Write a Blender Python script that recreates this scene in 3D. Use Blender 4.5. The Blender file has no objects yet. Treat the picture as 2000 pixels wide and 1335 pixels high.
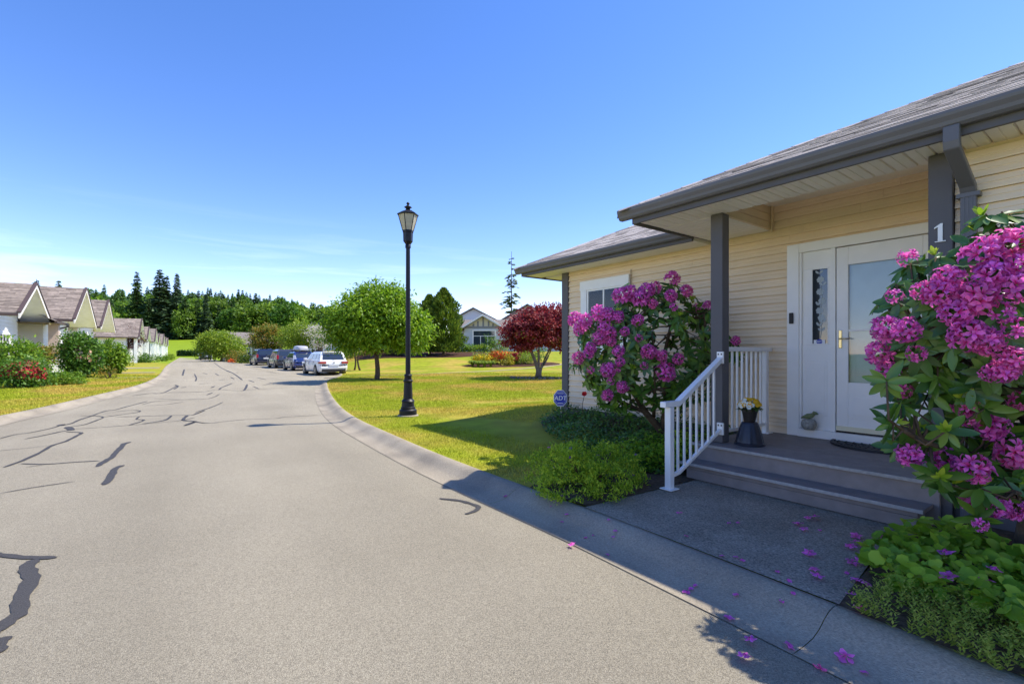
import bpy, bmesh, math, random
import numpy as np
from mathutils import Vector, Matrix, Euler
from mathutils.geometry import delaunay_2d_cdt

R = math.radians
random.seed(7)
rng = np.random.default_rng(11)
scene = bpy.context.scene
COL = scene.collection

# ------------------------------------------------------------------ camera
cam_d = bpy.data.cameras.new('camera')
cam_d.lens = 17.0
cam_d.sensor_width = 36.0
cam_d.shift_y = 0.0113
cam_d.clip_start = 0.05
cam_d.clip_end = 3000
cam = bpy.data.objects.new('camera', cam_d)
cam.location = (0, 0, 1.34)
cam.rotation_euler = (R(90), 0, 0)
COL.objects.link(cam)
scene.camera = cam

# ------------------------------------------------------------------ sky, sun, exposure
SUN_EL = R(56.5)
SUN_AZ = math.atan2(0.974, 0.224)          # from +Y towards +X
world = bpy.data.worlds.new('World')
scene.world = world
world.use_nodes = True
wn, wl = world.node_tree.nodes, world.node_tree.links
wn.clear()
w_out = wn.new('ShaderNodeOutputWorld')
w_bg = wn.new('ShaderNodeBackground')
w_bg.inputs['Strength'].default_value = 0.15
sky = wn.new('ShaderNodeTexSky')
sky.sky_type = 'NISHITA'
sky.sun_disc = False
sky.sun_elevation = SUN_EL
sky.sun_rotation = SUN_AZ
sky.altitude = 300
sky.air_density = 0.85
sky.dust_density = 0.1
sky.ozone_density = 2.5
hs = wn.new('ShaderNodeHueSaturation')
hs.inputs['Saturation'].default_value = 1.27
hs.inputs['Hue'].default_value = 0.508
wl.new(sky.outputs[0], hs.inputs['Color'])
tint = wn.new('ShaderNodeMix')
tint.data_type = 'RGBA'
tint.blend_type = 'MULTIPLY'
tint.inputs[0].default_value = 1.0
tint.inputs[7].default_value = (1.03, 0.80, 0.79, 1)
wl.new(hs.outputs[0], tint.inputs[6])
# thin cirrus low over the horizon
tc = wn.new('ShaderNodeTexCoord')
mp = wn.new('ShaderNodeMapping')
mp.inputs['Scale'].default_value = (2.2, 2.2, 26.0)
mp.inputs['Rotation'].default_value = (R(3), R(2), 0)
nz = wn.new('ShaderNodeTexNoise')
nz.inputs['Scale'].default_value = 1.3
nz.inputs['Detail'].default_value = 7
nz.inputs['Roughness'].default_value = 0.6
nz.inputs['Distortion'].default_value = 0.5
wl.new(tc.outputs['Generated'], mp.inputs['Vector'])
wl.new(mp.outputs[0], nz.inputs['Vector'])
cr = wn.new('ShaderNodeValToRGB')
cr.color_ramp.elements[0].position = 0.50
cr.color_ramp.elements[1].position = 0.80
cr.color_ramp.elements[0].color = (0, 0, 0, 1)
cr.color_ramp.elements[1].color = (0.34, 0.34, 0.34, 1)
wl.new(nz.outputs['Fac'], cr.inputs[0])
sx = wn.new('ShaderNodeSeparateXYZ')
wl.new(tc.outputs['Generated'], sx.inputs[0])
cr2 = wn.new('ShaderNodeValToRGB')            # cirrus sits between about 4 and 20 degrees
for i, (p, v) in enumerate(((0.03, 0.5), (0.10, 1.0), (0.17, 0.5), (0.26, 0.0))):
    e = cr2.color_ramp.elements[i] if i < 2 else cr2.color_ramp.elements.new(p)
    e.position = p
    e.color = (v, v, v, 1)
wl.new(sx.outputs['Z'], cr2.inputs[0])
mm = wn.new('ShaderNodeMath')
mm.operation = 'MULTIPLY'
wl.new(cr.outputs[0], mm.inputs[0])
wl.new(cr2.outputs[0], mm.inputs[1])
wmix = wn.new('ShaderNodeMix')
wmix.data_type = 'RGBA'
wl.new(mm.outputs[0], wmix.inputs[0])
wl.new(tint.outputs[2], wmix.inputs[6])
wmix.inputs[7].default_value = (5.2, 5.6, 6.2, 1)
wl.new(wmix.outputs[2], w_bg.inputs['Color'])
wl.new(w_bg.outputs[0], w_out.inputs['Surface'])

sun_d = bpy.data.lights.new('sun', 'SUN')
sun_d.energy = 2.75
sun_d.angle = R(0.53)
sun_d.color = (1.0, 0.94, 0.82)
sun = bpy.data.objects.new('sun', sun_d)
sdir = Vector((math.sin(SUN_AZ) * math.cos(SUN_EL), math.cos(SUN_AZ) * math.cos(SUN_EL), math.sin(SUN_EL)))
sun.rotation_euler = sdir.to_track_quat('Z', 'Y').to_euler()
sun.location = sdir * 60
COL.objects.link(sun)

vs = scene.view_settings
vs.view_transform = 'Standard'
vs.look = 'None'
vs.gamma = 1
vs.exposure = 1.36
scene.cycles.max_bounces = 10
scene.cycles.diffuse_bounces = 7
scene.cycles.transparent_max_bounces = 8
scene.cycles.use_denoising = True

# ------------------------------------------------------------------ materials
MATS = {}

def rgb(c):
    return (c[0], c[1], c[2], 1)

def mat(name, col, rough=0.6, var=0.12, nscale=6.0, bump=0.0, bscale=120.0, metallic=0.0, spec=0.4,
        objrand=0.0, island=0.0, col2=None, c2scale=1.5, c2lo=0.45, c2hi=0.65, transl=0.0, coat=0.0, stretch=None, detail=5):
    """principled material: base colour varied by noise in metres, per object or per loose piece; fine relief by bump"""
    if name in MATS:
        return MATS[name]
    m = bpy.data.materials.new(name)
    m.use_nodes = True
    n, l = m.node_tree.nodes, m.node_tree.links
    n.clear()
    out = n.new('ShaderNodeOutputMaterial')
    b = n.new('ShaderNodeBsdfPrincipled')
    b.inputs['Roughness'].default_value = rough
    b.inputs['Metallic'].default_value = metallic
    b.inputs['Specular IOR Level'].default_value = spec
    b.inputs['Coat Weight'].default_value = coat
    geo = n.new('ShaderNodeNewGeometry')
    vec = geo.outputs['Position']
    if stretch:
        mpn = n.new('ShaderNodeMapping')
        mpn.inputs['Scale'].default_value = stretch
        l.new(vec, mpn.inputs['Vector'])
        vec = mpn.outputs[0]
    cur = None
    if col2 is not None:
        nn = n.new('ShaderNodeTexNoise')
        nn.inputs['Scale'].default_value = c2scale
        nn.inputs['Detail'].default_value = detail
        l.new(vec, nn.inputs['Vector'])
        mr = n.new('ShaderNodeMapRange')
        mr.inputs[1].default_value = c2lo
        mr.inputs[2].default_value = c2hi
        l.new(nn.outputs['Fac'], mr.inputs[0])
        mx = n.new('ShaderNodeMix')
        mx.data_type = 'RGBA'
        mx.inputs[6].default_value = rgb(col)
        mx.inputs[7].default_value = rgb(col2)
        l.new(mr.outputs[0], mx.inputs[0])
        cur = mx.outputs[2]
    else:
        c = n.new('ShaderNodeRGB')
        c.outputs[0].default_value = rgb(col)
        cur = c.outputs[0]
    hsv = n.new('ShaderNodeHueSaturation')
    l.new(cur, hsv.inputs['Color'])
    val = None
    n2 = n.new('ShaderNodeTexNoise')
    n2.inputs['Scale'].default_value = nscale
    n2.inputs['Detail'].default_value = 6
    l.new(vec, n2.inputs['Vector'])
    mr2 = n.new('ShaderNodeMapRange')
    mr2.inputs[1].default_value = 0.25
    mr2.inputs[2].default_value = 0.75
    mr2.inputs[3].default_value = 1 - var
    mr2.inputs[4].default_value = 1 + var
    l.new(n2.outputs['Fac'], mr2.inputs[0])
    val = mr2.outputs[0]
    for amt, src in ((objrand, 'o'), (island, 'i')):
        if amt:
            if src == 'o':
                oi = n.new('ShaderNodeObjectInfo')
                so = oi.outputs['Random']
            else:
                so = geo.outputs['Random Per Island']
            mr3 = n.new('ShaderNodeMapRange')
            mr3.inputs[3].default_value = 1 - amt
            mr3.inputs[4].default_value = 1 + amt
            l.new(so, mr3.inputs[0])
            mu = n.new('ShaderNodeMath')
            mu.operation = 'MULTIPLY'
            l.new(val, mu.inputs[0])
            l.new(mr3.outputs[0], mu.inputs[1])
            val = mu.outputs[0]
    l.new(val, hsv.inputs['Value'])
    l.new(hsv.outputs[0], b.inputs['Base Color'])
    if bump:
        n3 = n.new('ShaderNodeTexNoise')
        n3.inputs['Scale'].default_value = bscale
        n3.inputs['Detail'].default_value = 4
        l.new(vec, n3.inputs['Vector'])
        bp = n.new('ShaderNodeBump')
        bp.inputs['Strength'].default_value = bump
        bp.inputs['Distance'].default_value = 0.01
        l.new(n3.outputs['Fac'], bp.inputs['Height'])
        l.new(bp.outputs[0], b.inputs['Normal'])
    if transl:
        tr = n.new('ShaderNodeBsdfTranslucent')
        l.new(hsv.outputs[0], tr.inputs['Color'])
        ms = n.new('ShaderNodeMixShader')
        ms.inputs[0].default_value = transl
        l.new(b.outputs[0], ms.inputs[1])
        l.new(tr.outputs[0], ms.inputs[2])
        l.new(ms.outputs[0], out.inputs['Surface'])
    else:
        l.new(b.outputs[0], out.inputs['Surface'])
    MATS[name] = m
    return m

def streak(m, ang, along, across, amt, detail=3):
    """long soft tone changes in one ground direction (wheel paths, mowing lines), on top of a mat() material"""
    n, l = m.node_tree.nodes, m.node_tree.links
    hsv = next(q for q in n if q.bl_idname == 'ShaderNodeHueSaturation')
    src = hsv.inputs['Value'].links[0].from_socket
    geo = n.new('ShaderNodeNewGeometry')
    rot = n.new('ShaderNodeMapping')
    rot.inputs['Rotation'].default_value = (0, 0, -ang)
    sc_ = n.new('ShaderNodeMapping')
    sc_.inputs['Scale'].default_value = (along, across, 1)
    l.new(geo.outputs['Position'], rot.inputs['Vector'])
    l.new(rot.outputs[0], sc_.inputs['Vector'])
    nz_ = n.new('ShaderNodeTexNoise')
    nz_.inputs['Scale'].default_value = 1.0
    nz_.inputs['Detail'].default_value = detail
    l.new(sc_.outputs[0], nz_.inputs['Vector'])
    mr = n.new('ShaderNodeMapRange')
    mr.inputs[1].default_value = .3
    mr.inputs[2].default_value = .7
    mr.inputs[3].default_value = 1 - amt
    mr.inputs[4].default_value = 1 + amt
    l.new(nz_.outputs['Fac'], mr.inputs[0])
    mu = n.new('ShaderNodeMath')
    mu.operation = 'MULTIPLY'
    l.new(src, mu.inputs[0])
    l.new(mr.outputs[0], mu.inputs[1])
    l.new(mu.outputs[0], hsv.inputs['Value'])

def leafmat(name, cols, rough=0.5, transl=0.3, spec=0.35, objrand=False):
    """foliage: one of several leaf colours picked per loose leaf (or per object), some light passing through"""
    if name in MATS:
        return MATS[name]
    m = bpy.data.materials.new(name)
    m.use_nodes = True
    n, l = m.node_tree.nodes, m.node_tree.links
    n.clear()
    out = n.new('ShaderNodeOutputMaterial')
    b = n.new('ShaderNodeBsdfPrincipled')
    b.inputs['Roughness'].default_value = rough
    b.inputs['Specular IOR Level'].default_value = spec
    geo = n.new('ShaderNodeNewGeometry')
    ramp = n.new('ShaderNodeValToRGB')
    ramp.color_ramp.interpolation = 'LINEAR'
    k = len(cols)
    while len(ramp.color_ramp.elements) < k:
        ramp.color_ramp.elements.new(0.5)
    for i, c in enumerate(cols):
        ramp.color_ramp.elements[i].position = i / max(1, k - 1)
        ramp.color_ramp.elements[i].color = rgb(c)
    src = geo.outputs['Random Per Island']
    if objrand:
        oi = n.new('ShaderNodeObjectInfo')
        src = oi.outputs['Random']
    l.new(src, ramp.inputs[0])
    l.new(ramp.outputs[0], b.inputs['Base Color'])
    tr = n.new('ShaderNodeBsdfTranslucent')
    hs_ = n.new('ShaderNodeHueSaturation')
    hs_.inputs['Value'].default_value = 1.4
    l.new(ramp.outputs[0], hs_.inputs['Color'])
    l.new(hs_.outputs[0], tr.inputs['Color'])
    ms = n.new('ShaderNodeMixShader')
    ms.inputs[0].default_value = transl
    l.new(b.outputs[0], ms.inputs[1])
    l.new(tr.outputs[0], ms.inputs[2])
    l.new(ms.outputs[0], out.inputs['Surface'])
    MATS[name] = m
    return m

def glassmat(name, col, rough=0.04):
    m = mat(name, col, rough=rough, var=0.05, spec=0.9, coat=0.3)
    return m

# ------------------------------------------------------------------ frames and terrain
D1 = (-0.5956, 0.8033)      # along the near house front, away from the camera
D2 = (0.8033, 0.5956)       # into the near house
Q1 = (-0.555, 0.832)        # along the row of houses over the road
Q2 = (0.832, 0.555)

def HX(t, s, z):
    return (t * D2[0] + s * D1[0], t * D2[1] + s * D1[1], z)

def RX(t, s, z):
    return (t * Q2[0] + s * Q1[0], t * Q2[1] + s * Q1[1], z)

def st_of(x, y):
    return x * D2[0] + y * D2[1], x * D1[0] + y * D1[1]

def sm(a, b, x):
    t = np.clip((np.asarray(x, float) - a) / (b - a), 0, 1)
    return t * t * (3 - 2 * t)

def gz(x, y):
    x = np.asarray(x, float)
    y = np.asarray(y, float)
    b = .1 * sm(12, 40, y)
    d = x - (-12 - (y - 31) * .68)
    w = sm(2, 9, d)
    z = b + w * np.interp(y, [24, 31, 35, 48, 60], [0, .1, .26, 1.35, 1.6])
    t, s = x * D2[0] + y * D2[1], x * D1[0] + y * D1[1]
    z = z + .22 * sm(4.7, 6.1, t) * sm(2.9, 3.5, s) * (1 - sm(7.3, 11, s))
    f = np.interp(x / np.maximum(y, 1), [-2, -.72, -.5, -.38, -.2, .5], [1, 1, .8, .6, .25, .05])
    z = z + f * np.interp(y, [0, 145, 250, 330, 450, 900], [0, 0, 9.5, 25, 48, 70])
    return z

# ------------------------------------------------------------------ mesh helpers
class B:
    """collects shapes; obj() links them as one mesh object whose origin is at the base of its bounds"""
    def __init__(self, xf=None):
        self.v = []
        self.f = []
        self.xf = xf

    def add(self, vs_, fs):
        o = len(self.v)
        if self.xf:
            vs_ = [self.xf(*p) for p in vs_]
        self.v += [tuple(p) for p in vs_]
        self.f += [tuple(i + o for i in f) for f in fs]
        return self

    def box(self, a0, a1, b0, b1, c0, c1):
        vs_ = [(a0, b0, c0), (a1, b0, c0), (a1, b1, c0), (a0, b1, c0), (a0, b0, c1), (a1, b0, c1), (a1, b1, c1), (a0, b1, c1)]
        return self.add(vs_, [(3, 2, 1, 0), (4, 5, 6, 7), (0, 1, 5, 4), (1, 2, 6, 5), (2, 3, 7, 6), (3, 0, 4, 7)])

    def hexa(self, bot, top):
        return self.add(list(bot) + list(top), [(3, 2, 1, 0), (4, 5, 6, 7), (0, 1, 5, 4), (1, 2, 6, 5), (2, 3, 7, 6), (3, 0, 4, 7)])

    def loft(self, rings, cap=True, closed=True):
        k = len(rings[0])
        vs_ = [p for r in rings for p in r]
        fs = []
        for i in range(len(rings) - 1):
            for j in range(k if closed else k - 1):
                a = i * k + j
                b_ = i * k + (j + 1) % k
                fs.append((a, b_, b_ + k, a + k))
        if cap:
            fs.append(tuple(range(k - 1, -1, -1)))
            fs.append(tuple(range((len(rings) - 1) * k, len(rings) * k)))
        return self.add(vs_, fs)

    def tube(self, pts, rad, n=8):
        pts = [Vector(p) for p in pts]
        if not hasattr(rad, '__len__'):
            rad = [rad] * len(pts)
        rings = []
        for i, p in enumerate(pts):
            d = (pts[min(i + 1, len(pts) - 1)] - pts[max(i - 1, 0)]).normalized()
            up = Vector((0, 0, 1)) if abs(d.z) < .9 else Vector((1, 0, 0))
            a = d.cross(up).normalized()
            b_ = d.cross(a).normalized()
            rings.append([tuple(p + (a * math.cos(q) - b_ * math.sin(q)) * rad[i]) for q in [2 * math.pi * j / n for j in range(n)]])
        return self.loft(rings)

    def lathe(self, prof, cx, cy, n=16, rot=0.0):
        rings = [[(cx + r * math.cos(rot + 2 * math.pi * j / n), cy + r * math.sin(rot + 2 * math.pi * j / n), z) for j in range(n)] for r, z in prof]
        return self.loft(rings)

    def extrude(self, prof, axis, a0, a1):
        """2-D profile (p,q) swept along a; axis 's': profile is (t,z); axis 't': profile is (s,z)"""
        if axis == 's':
            r = [[(p, a, q) for p, q in prof] for a in (a0, a1)]
        else:
            r = [[(a, p, q) for p, q in prof] for a in (a0, a1)]
        return self.loft(r)

    def obj(self, name, m, parent=None, smooth=False, bevel=0.0, autosmooth=False):
        V = np.array(self.v, float).reshape(-1, 3)
        return mkobj(name, V, self.f, m, parent, smooth, bevel)

def wloc(o):
    p = Vector(o.location)
    q = o.parent
    while q:
        p += q.location
        q = q.parent
    return p

def link(name, me, loc, parent=None):
    o = bpy.data.objects.new(name, me)
    COL.objects.link(o)
    if parent:
        o.parent = parent
        o.location = Vector(loc) - wloc(parent)
    else:
        o.location = loc
    return o

def mkobj(name, V, faces, m, parent=None, smooth=False, bevel=0.0):
    org = np.array([(V[:, 0].min() + V[:, 0].max()) / 2, (V[:, 1].min() + V[:, 1].max()) / 2, V[:, 2].min()])
    me = bpy.data.meshes.new(name)
    me.from_pydata((V - org).tolist(), [], faces)
    bm = bmesh.new()
    bm.from_mesh(me)
    bmesh.ops.recalc_face_normals(bm, faces=bm.faces)
    bm.to_mesh(me)
    bm.free()
    if m:
        me.materials.append(m)
    if smooth:
        me.polygons.foreach_set('use_smooth', [True] * len(me.polygons))
    o = link(name, me, org, parent)
    if smooth == 'auto':
        md = o.modifiers.new('edges', 'EDGE_SPLIT')
        md.split_angle = R(38)
    if bevel:
        md = o.modifiers.new('bevel', 'BEVEL')
        md.width = bevel
        md.segments = 2
        md.limit_method = 'ANGLE'
        md.angle_limit = R(40)
    return o

def quadmesh(name, V, k, m, parent=None, org=None, smooth=False, idx=None):
    """n loose polygons of k verts each, fast path; or an index array (n,k)"""
    V = np.asarray(V, np.float32).reshape(-1, 3)
    if org is None:
        org = np.array([(V[:, 0].min() + V[:, 0].max()) / 2, (V[:, 1].min() + V[:, 1].max()) / 2, V[:, 2].min()])
    me = bpy.data.meshes.new(name)
    me.vertices.add(len(V))
    me.vertices.foreach_set('co', (V - org).astype(np.float32).ravel())
    ind = np.arange(len(V)) if idx is None else np.asarray(idx).ravel()
    me.loops.add(len(ind))
    me.loops.foreach_set('vertex_index', ind.astype(np.int32))
    nf = len(ind) // k
    me.polygons.add(nf)
    me.polygons.foreach_set('loop_start', (np.arange(nf) * k).astype(np.int32))
    me.update(calc_edges=True)
    if smooth:
        me.polygons.foreach_set('use_smooth', [True] * nf)
    if m:
        me.materials.append(m)
    return link(name, me, org, parent)

def thing(name, label, cat, loc, group=None):
    o = bpy.data.objects.new(name, None)
    o.empty_display_size = 0.2
    COL.objects.link(o)
    o.location = loc
    return tag(o, label, cat, group)

def tag(o, label=None, cat=None, group=None, kind=None):
    if label:
        o['label'] = label
    if cat:
        o['category'] = cat
    if group:
        o['group'] = group
    if kind:
        o['kind'] = kind
    return o

def resample(pts, step):
    out = []
    for a, b_ in zip(pts[:-1], pts[1:]):
        d = math.hypot(b_[0] - a[0], b_[1] - a[1])
        n = max(1, int(round(d / step)))
        for i in range(n):
            out.append((a[0] + (b_[0] - a[0]) * i / n, a[1] + (b_[1] - a[1]) * i / n))
    out.append(tuple(pts[-1]))
    return out

def catmull(pts, k=6):
    out = []
    P = [pts[0]] + list(pts) + [pts[-1]]
    for i in range(1, len(P) - 2):
        p0, p1, p2, p3 = [np.array(q, float) for q in P[i - 1:i + 3]]
        for j in range(k):
            t = j / k
            out.append(tuple(.5 * ((2 * p1) + (-p0 + p2) * t + (2 * p0 - 5 * p1 + 4 * p2 - p3) * t * t + (-p0 + 3 * p1 - 3 * p2 + p3) * t ** 3)))
    out.append(tuple(pts[-1]))
    return out

def offset(pts, d):
    """polyline moved d to its left"""
    out = []
    for i, p in enumerate(pts):
        a = pts[max(i - 1, 0)]
        b_ = pts[min(i + 1, len(pts) - 1)]
        dx, dy = b_[0] - a[0], b_[1] - a[1]
        L = math.hypot(dx, dy) or 1
        out.append((p[0] - dy / L * d, p[1] + dx / L * d))
    return out

def inside(poly, x, y):
    c = np.zeros(len(x), bool)
    j = len(poly) - 1
    for i in range(len(poly)):
        xi, yi = poly[i]
        xj, yj = poly[j]
        if yi != yj:
            hit = ((yi > y) != (yj > y)) & (x < (xj - xi) * (y - yi) / (yj - yi) + xi)
            c ^= hit
        j = i
    return c

def sheet(name, poly, zf, m, step=2.0, parent=None, bstep=None):
    """flat-ish surface bounded by a polygon, its height taken from zf"""
    bd = resample(list(poly) + [poly[0]], bstep or step)[:-1]
    P = np.array(bd)
    xs = np.arange(P[:, 0].min(), P[:, 0].max(), step)
    ys = np.arange(P[:, 1].min(), P[:, 1].max(), step)
    gx, gy = np.meshgrid(xs, ys)
    gx, gy = gx.ravel() + .37 * step, gy.ravel() + .41 * step
    ok = inside(poly, gx, gy)
    pts = [Vector(p) for p in bd] + [Vector((a, b_)) for a, b_ in zip(gx[ok], gy[ok])]
    nb = len(bd)
    vo, _, fo, *_ = delaunay_2d_cdt(pts, [], [list(range(nb))], 1, 1e-5)
    A = np.array([(v.x, v.y) for v in vo])
    z = zf(A[:, 0], A[:, 1])
    o = mkobj(name, np.column_stack([A, z]), [tuple(f) for f in fo], m, parent, smooth=True)
    me = o.data
    if me.polygons and me.polygons[0].normal.z < 0:
        me.flip_normals()
    return o

# ------------------------------------------------------------------ the materials of the place
m_grass = mat('lawn_grass', (0.25, 0.28, 0.018), rough=0.9, var=0.22, nscale=3.0, bump=0.6, bscale=60, spec=0.1,
              col2=(0.37, 0.28, 0.05), c2scale=0.35, c2lo=0.44, c2hi=0.62)
m_field = mat('far_grass', (0.20, 0.28, 0.014), rough=0.9, var=0.15, nscale=0.4, spec=0.1)
m_asph = mat('worn_asphalt', (0.305, 0.268, 0.198), rough=0.9, var=0.55, nscale=165, bump=0.9, bscale=280, spec=0.2,
             col2=(0.338, 0.298, 0.222), c2scale=0.6, c2lo=0.35, c2hi=0.7)
m_tar = mat('tar_sealant', (0.062, 0.056, 0.05), rough=0.6, var=0.5, nscale=140, bump=0.8, bscale=200, spec=0.3)
m_conc = mat('kerb_concrete', (0.34, 0.292, 0.218), rough=0.85, var=0.25, nscale=70, bump=0.6, bscale=120, spec=0.2,
             col2=(0.22, 0.19, 0.148), c2scale=1.3, c2lo=0.45, c2hi=0.75)
m_pad = mat('aggregate_concrete', (0.345, 0.285, 0.215), rough=0.85, var=0.62, nscale=80, bump=0.9, bscale=120, spec=0.2,
            col2=(0.25, 0.205, 0.15), c2scale=2.0, c2lo=0.4, c2hi=0.7)
m_soil = mat('soil', (0.11, 0.075, 0.05), rough=0.95, var=0.5, nscale=25, bump=1.0, bscale=40, spec=0.1)
m_mulch = mat('bark_mulch', (0.075, 0.038, 0.024), rough=0.95, var=0.5, nscale=12, bump=1.0, bscale=30, spec=0.1)
m_slate = mat('slate_grey_paint', (0.105, 0.098, 0.102), rough=0.55, var=0.08, nscale=5, bump=0.15, bscale=90)
m_gutter = mat('grey_gutter_paint', (0.135, 0.130, 0.138), rough=0.4, var=0.07, nscale=4)
m_deck = mat('grey_deck_paint', (0.235, 0.202, 0.19), rough=0.6, var=0.14, nscale=9, bump=0.3, bscale=60, objrand=0.06, stretch=(1, 1, 1))
m_edge = mat('worn_deck_edge', (0.36, 0.34, 0.32), rough=0.7, var=0.2, nscale=30, bump=0.2)
m_siding = mat('beige_siding', (0.83, 0.665, 0.465), rough=0.55, var=0.05, nscale=3, objrand=0.035, spec=0.3, bump=0.08, bscale=50)
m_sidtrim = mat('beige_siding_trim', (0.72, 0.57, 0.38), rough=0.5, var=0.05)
m_white = mat('white_paint', (0.87, 0.855, 0.82), rough=0.4, var=0.04, nscale=5)
m_soffit = mat('white_soffit', (0.87, 0.82, 0.73), rough=0.5, var=0.04, nscale=4, objrand=0.02)
m_shingle = mat('asphalt_shingle', (0.33, 0.29, 0.262), rough=0.95, var=0.35, nscale=90, objrand=0.55, island=0.4, bump=0.6, bscale=250, spec=0.15)
m_shbase = mat('roof_underlay', (0.13, 0.115, 0.105), rough=0.95, var=0.2)
m_alu = mat('white_aluminium', (0.86, 0.85, 0.83), rough=0.32, var=0.03, spec=0.5)
m_glass = glassmat('window_glass', (0.035, 0.05, 0.07))
m_black = mat('black_plastic', (0.012, 0.012, 0.014), rough=0.45, var=0.1)
m_lamp = mat('dark_lamp_paint', (0.008, 0.008, 0.014), rough=0.45, var=0.1, nscale=20, spec=0.3)
m_frost = mat('frosted_lamp_glass', (0.62, 0.56, 0.42), rough=0.35, var=0.08, nscale=14, transl=0.35)
m_bark = mat('bark', (0.105, 0.073, 0.048), rough=0.95, var=0.4, nscale=14, bump=1.0, bscale=22, spec=0.1)
m_barkg = mat('grey_bark', (0.19, 0.16, 0.13), rough=0.95, var=0.35, nscale=14, bump=1.0, bscale=25, spec=0.1)
m_brass = mat('brass', (0.62, 0.50, 0.27), rough=0.25, var=0.05, metallic=1.0)
m_path = mat('path_gravel', (0.36, 0.30, 0.17), rough=0.95, var=0.25, nscale=8, spec=0.1)

ROADA = math.atan2(.83, -.56)
streak(m_asph, ROADA, .05, .9, .08)
streak(m_asph, ROADA, .5, .6, .06, 5)
streak(m_grass, R(20), .10, 1.6, .16, 4)
streak(m_conc, ROADA, .3, 4.0, .12, 4)
# ------------------------------------------------------------------ terrain, road, kerbs, lawns
def yblend(y):
    return sm(44, 62, y)

KR = catmull([(6.2, -4.5), (4.2, -1.2), (2.9, 0.8), (2.11, 2.0), (1.73, 2.57), (1.12, 3.49), (0.62, 4.22), (-0.22, 5.36), (-1.03, 6.52),
              (-2.07, 8.14), (-3.14, 9.88), (-4.16, 11.85), (-5.51, 14.85), (-6.75, 17.8), (-7.75, 20.3), (-8.9, 23.4), (-9.75, 27.5),
              (-11.2, 31.5), (-14.2, 36.2), (-18.6, 42.8), (-23.2, 49.6), (-27.6, 56.0), (-30.2, 58.8), (-33.6, 61.2), (-38.6, 66.5), (-46, 77), (-64, 103), (-88, 138)], 5)
KL = catmull([(-7.0, -8), (-7.6, -1), (-9.3, 6), (-10.95, 10.2), (-11.7, 12.0), (-12.6, 13.9), (-13.7, 16.2), (-15.6, 20.1), (-18.9, 25.6),
              (-23.3, 32.1), (-29.5, 41), (-37.9, 53.2), (-56, 80), (-97, 141)], 5)
KW = 0.47
KRf = offset(KR, KW)
KLf = offset(KL, -KW)
GSHEET_OFF = lambda x, y: gz(x, y) - .30 + .27 * yblend(y)
ROAD_Z = lambda x, y: gz(x, y) - .10 + .13 * yblend(y)

# the ground, one sheet to the horizon
xs = np.unique(np.concatenate([np.arange(-60, 40, 2.5), np.arange(-260, -60, 10), np.arange(40, 200, 10), np.linspace(-1800, -260, 24), np.linspace(200, 1400, 20)]))
ys = np.unique(np.concatenate([np.arange(-20, 80, 2.5), np.arange(80, 470, 10), np.linspace(470, 1900, 24), np.linspace(-400, -20, 8)]))
gx, gy = np.meshgrid(xs, ys)
gzv = GSHEET_OFF(gx.ravel(), gy.ravel())
nx = len(xs)
ii = np.arange((len(ys) - 1) * nx).reshape(len(ys) - 1, nx)[:, :-1].ravel()
gr = quadmesh('ground', np.column_stack([gx.ravel(), gy.ravel(), gzv]), 4, m_field, idx=np.column_stack([ii, ii + 1, ii + 1 + nx, ii + nx]), org=np.zeros(3), smooth=True)
tag(gr, kind='structure')

road = sheet('road', offset(KR, KW - .04) + offset(KL, -KW + .04)[::-1], ROAD_Z, m_asph, 2.5, bstep=1.2)
tag(road, kind='structure')

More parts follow.
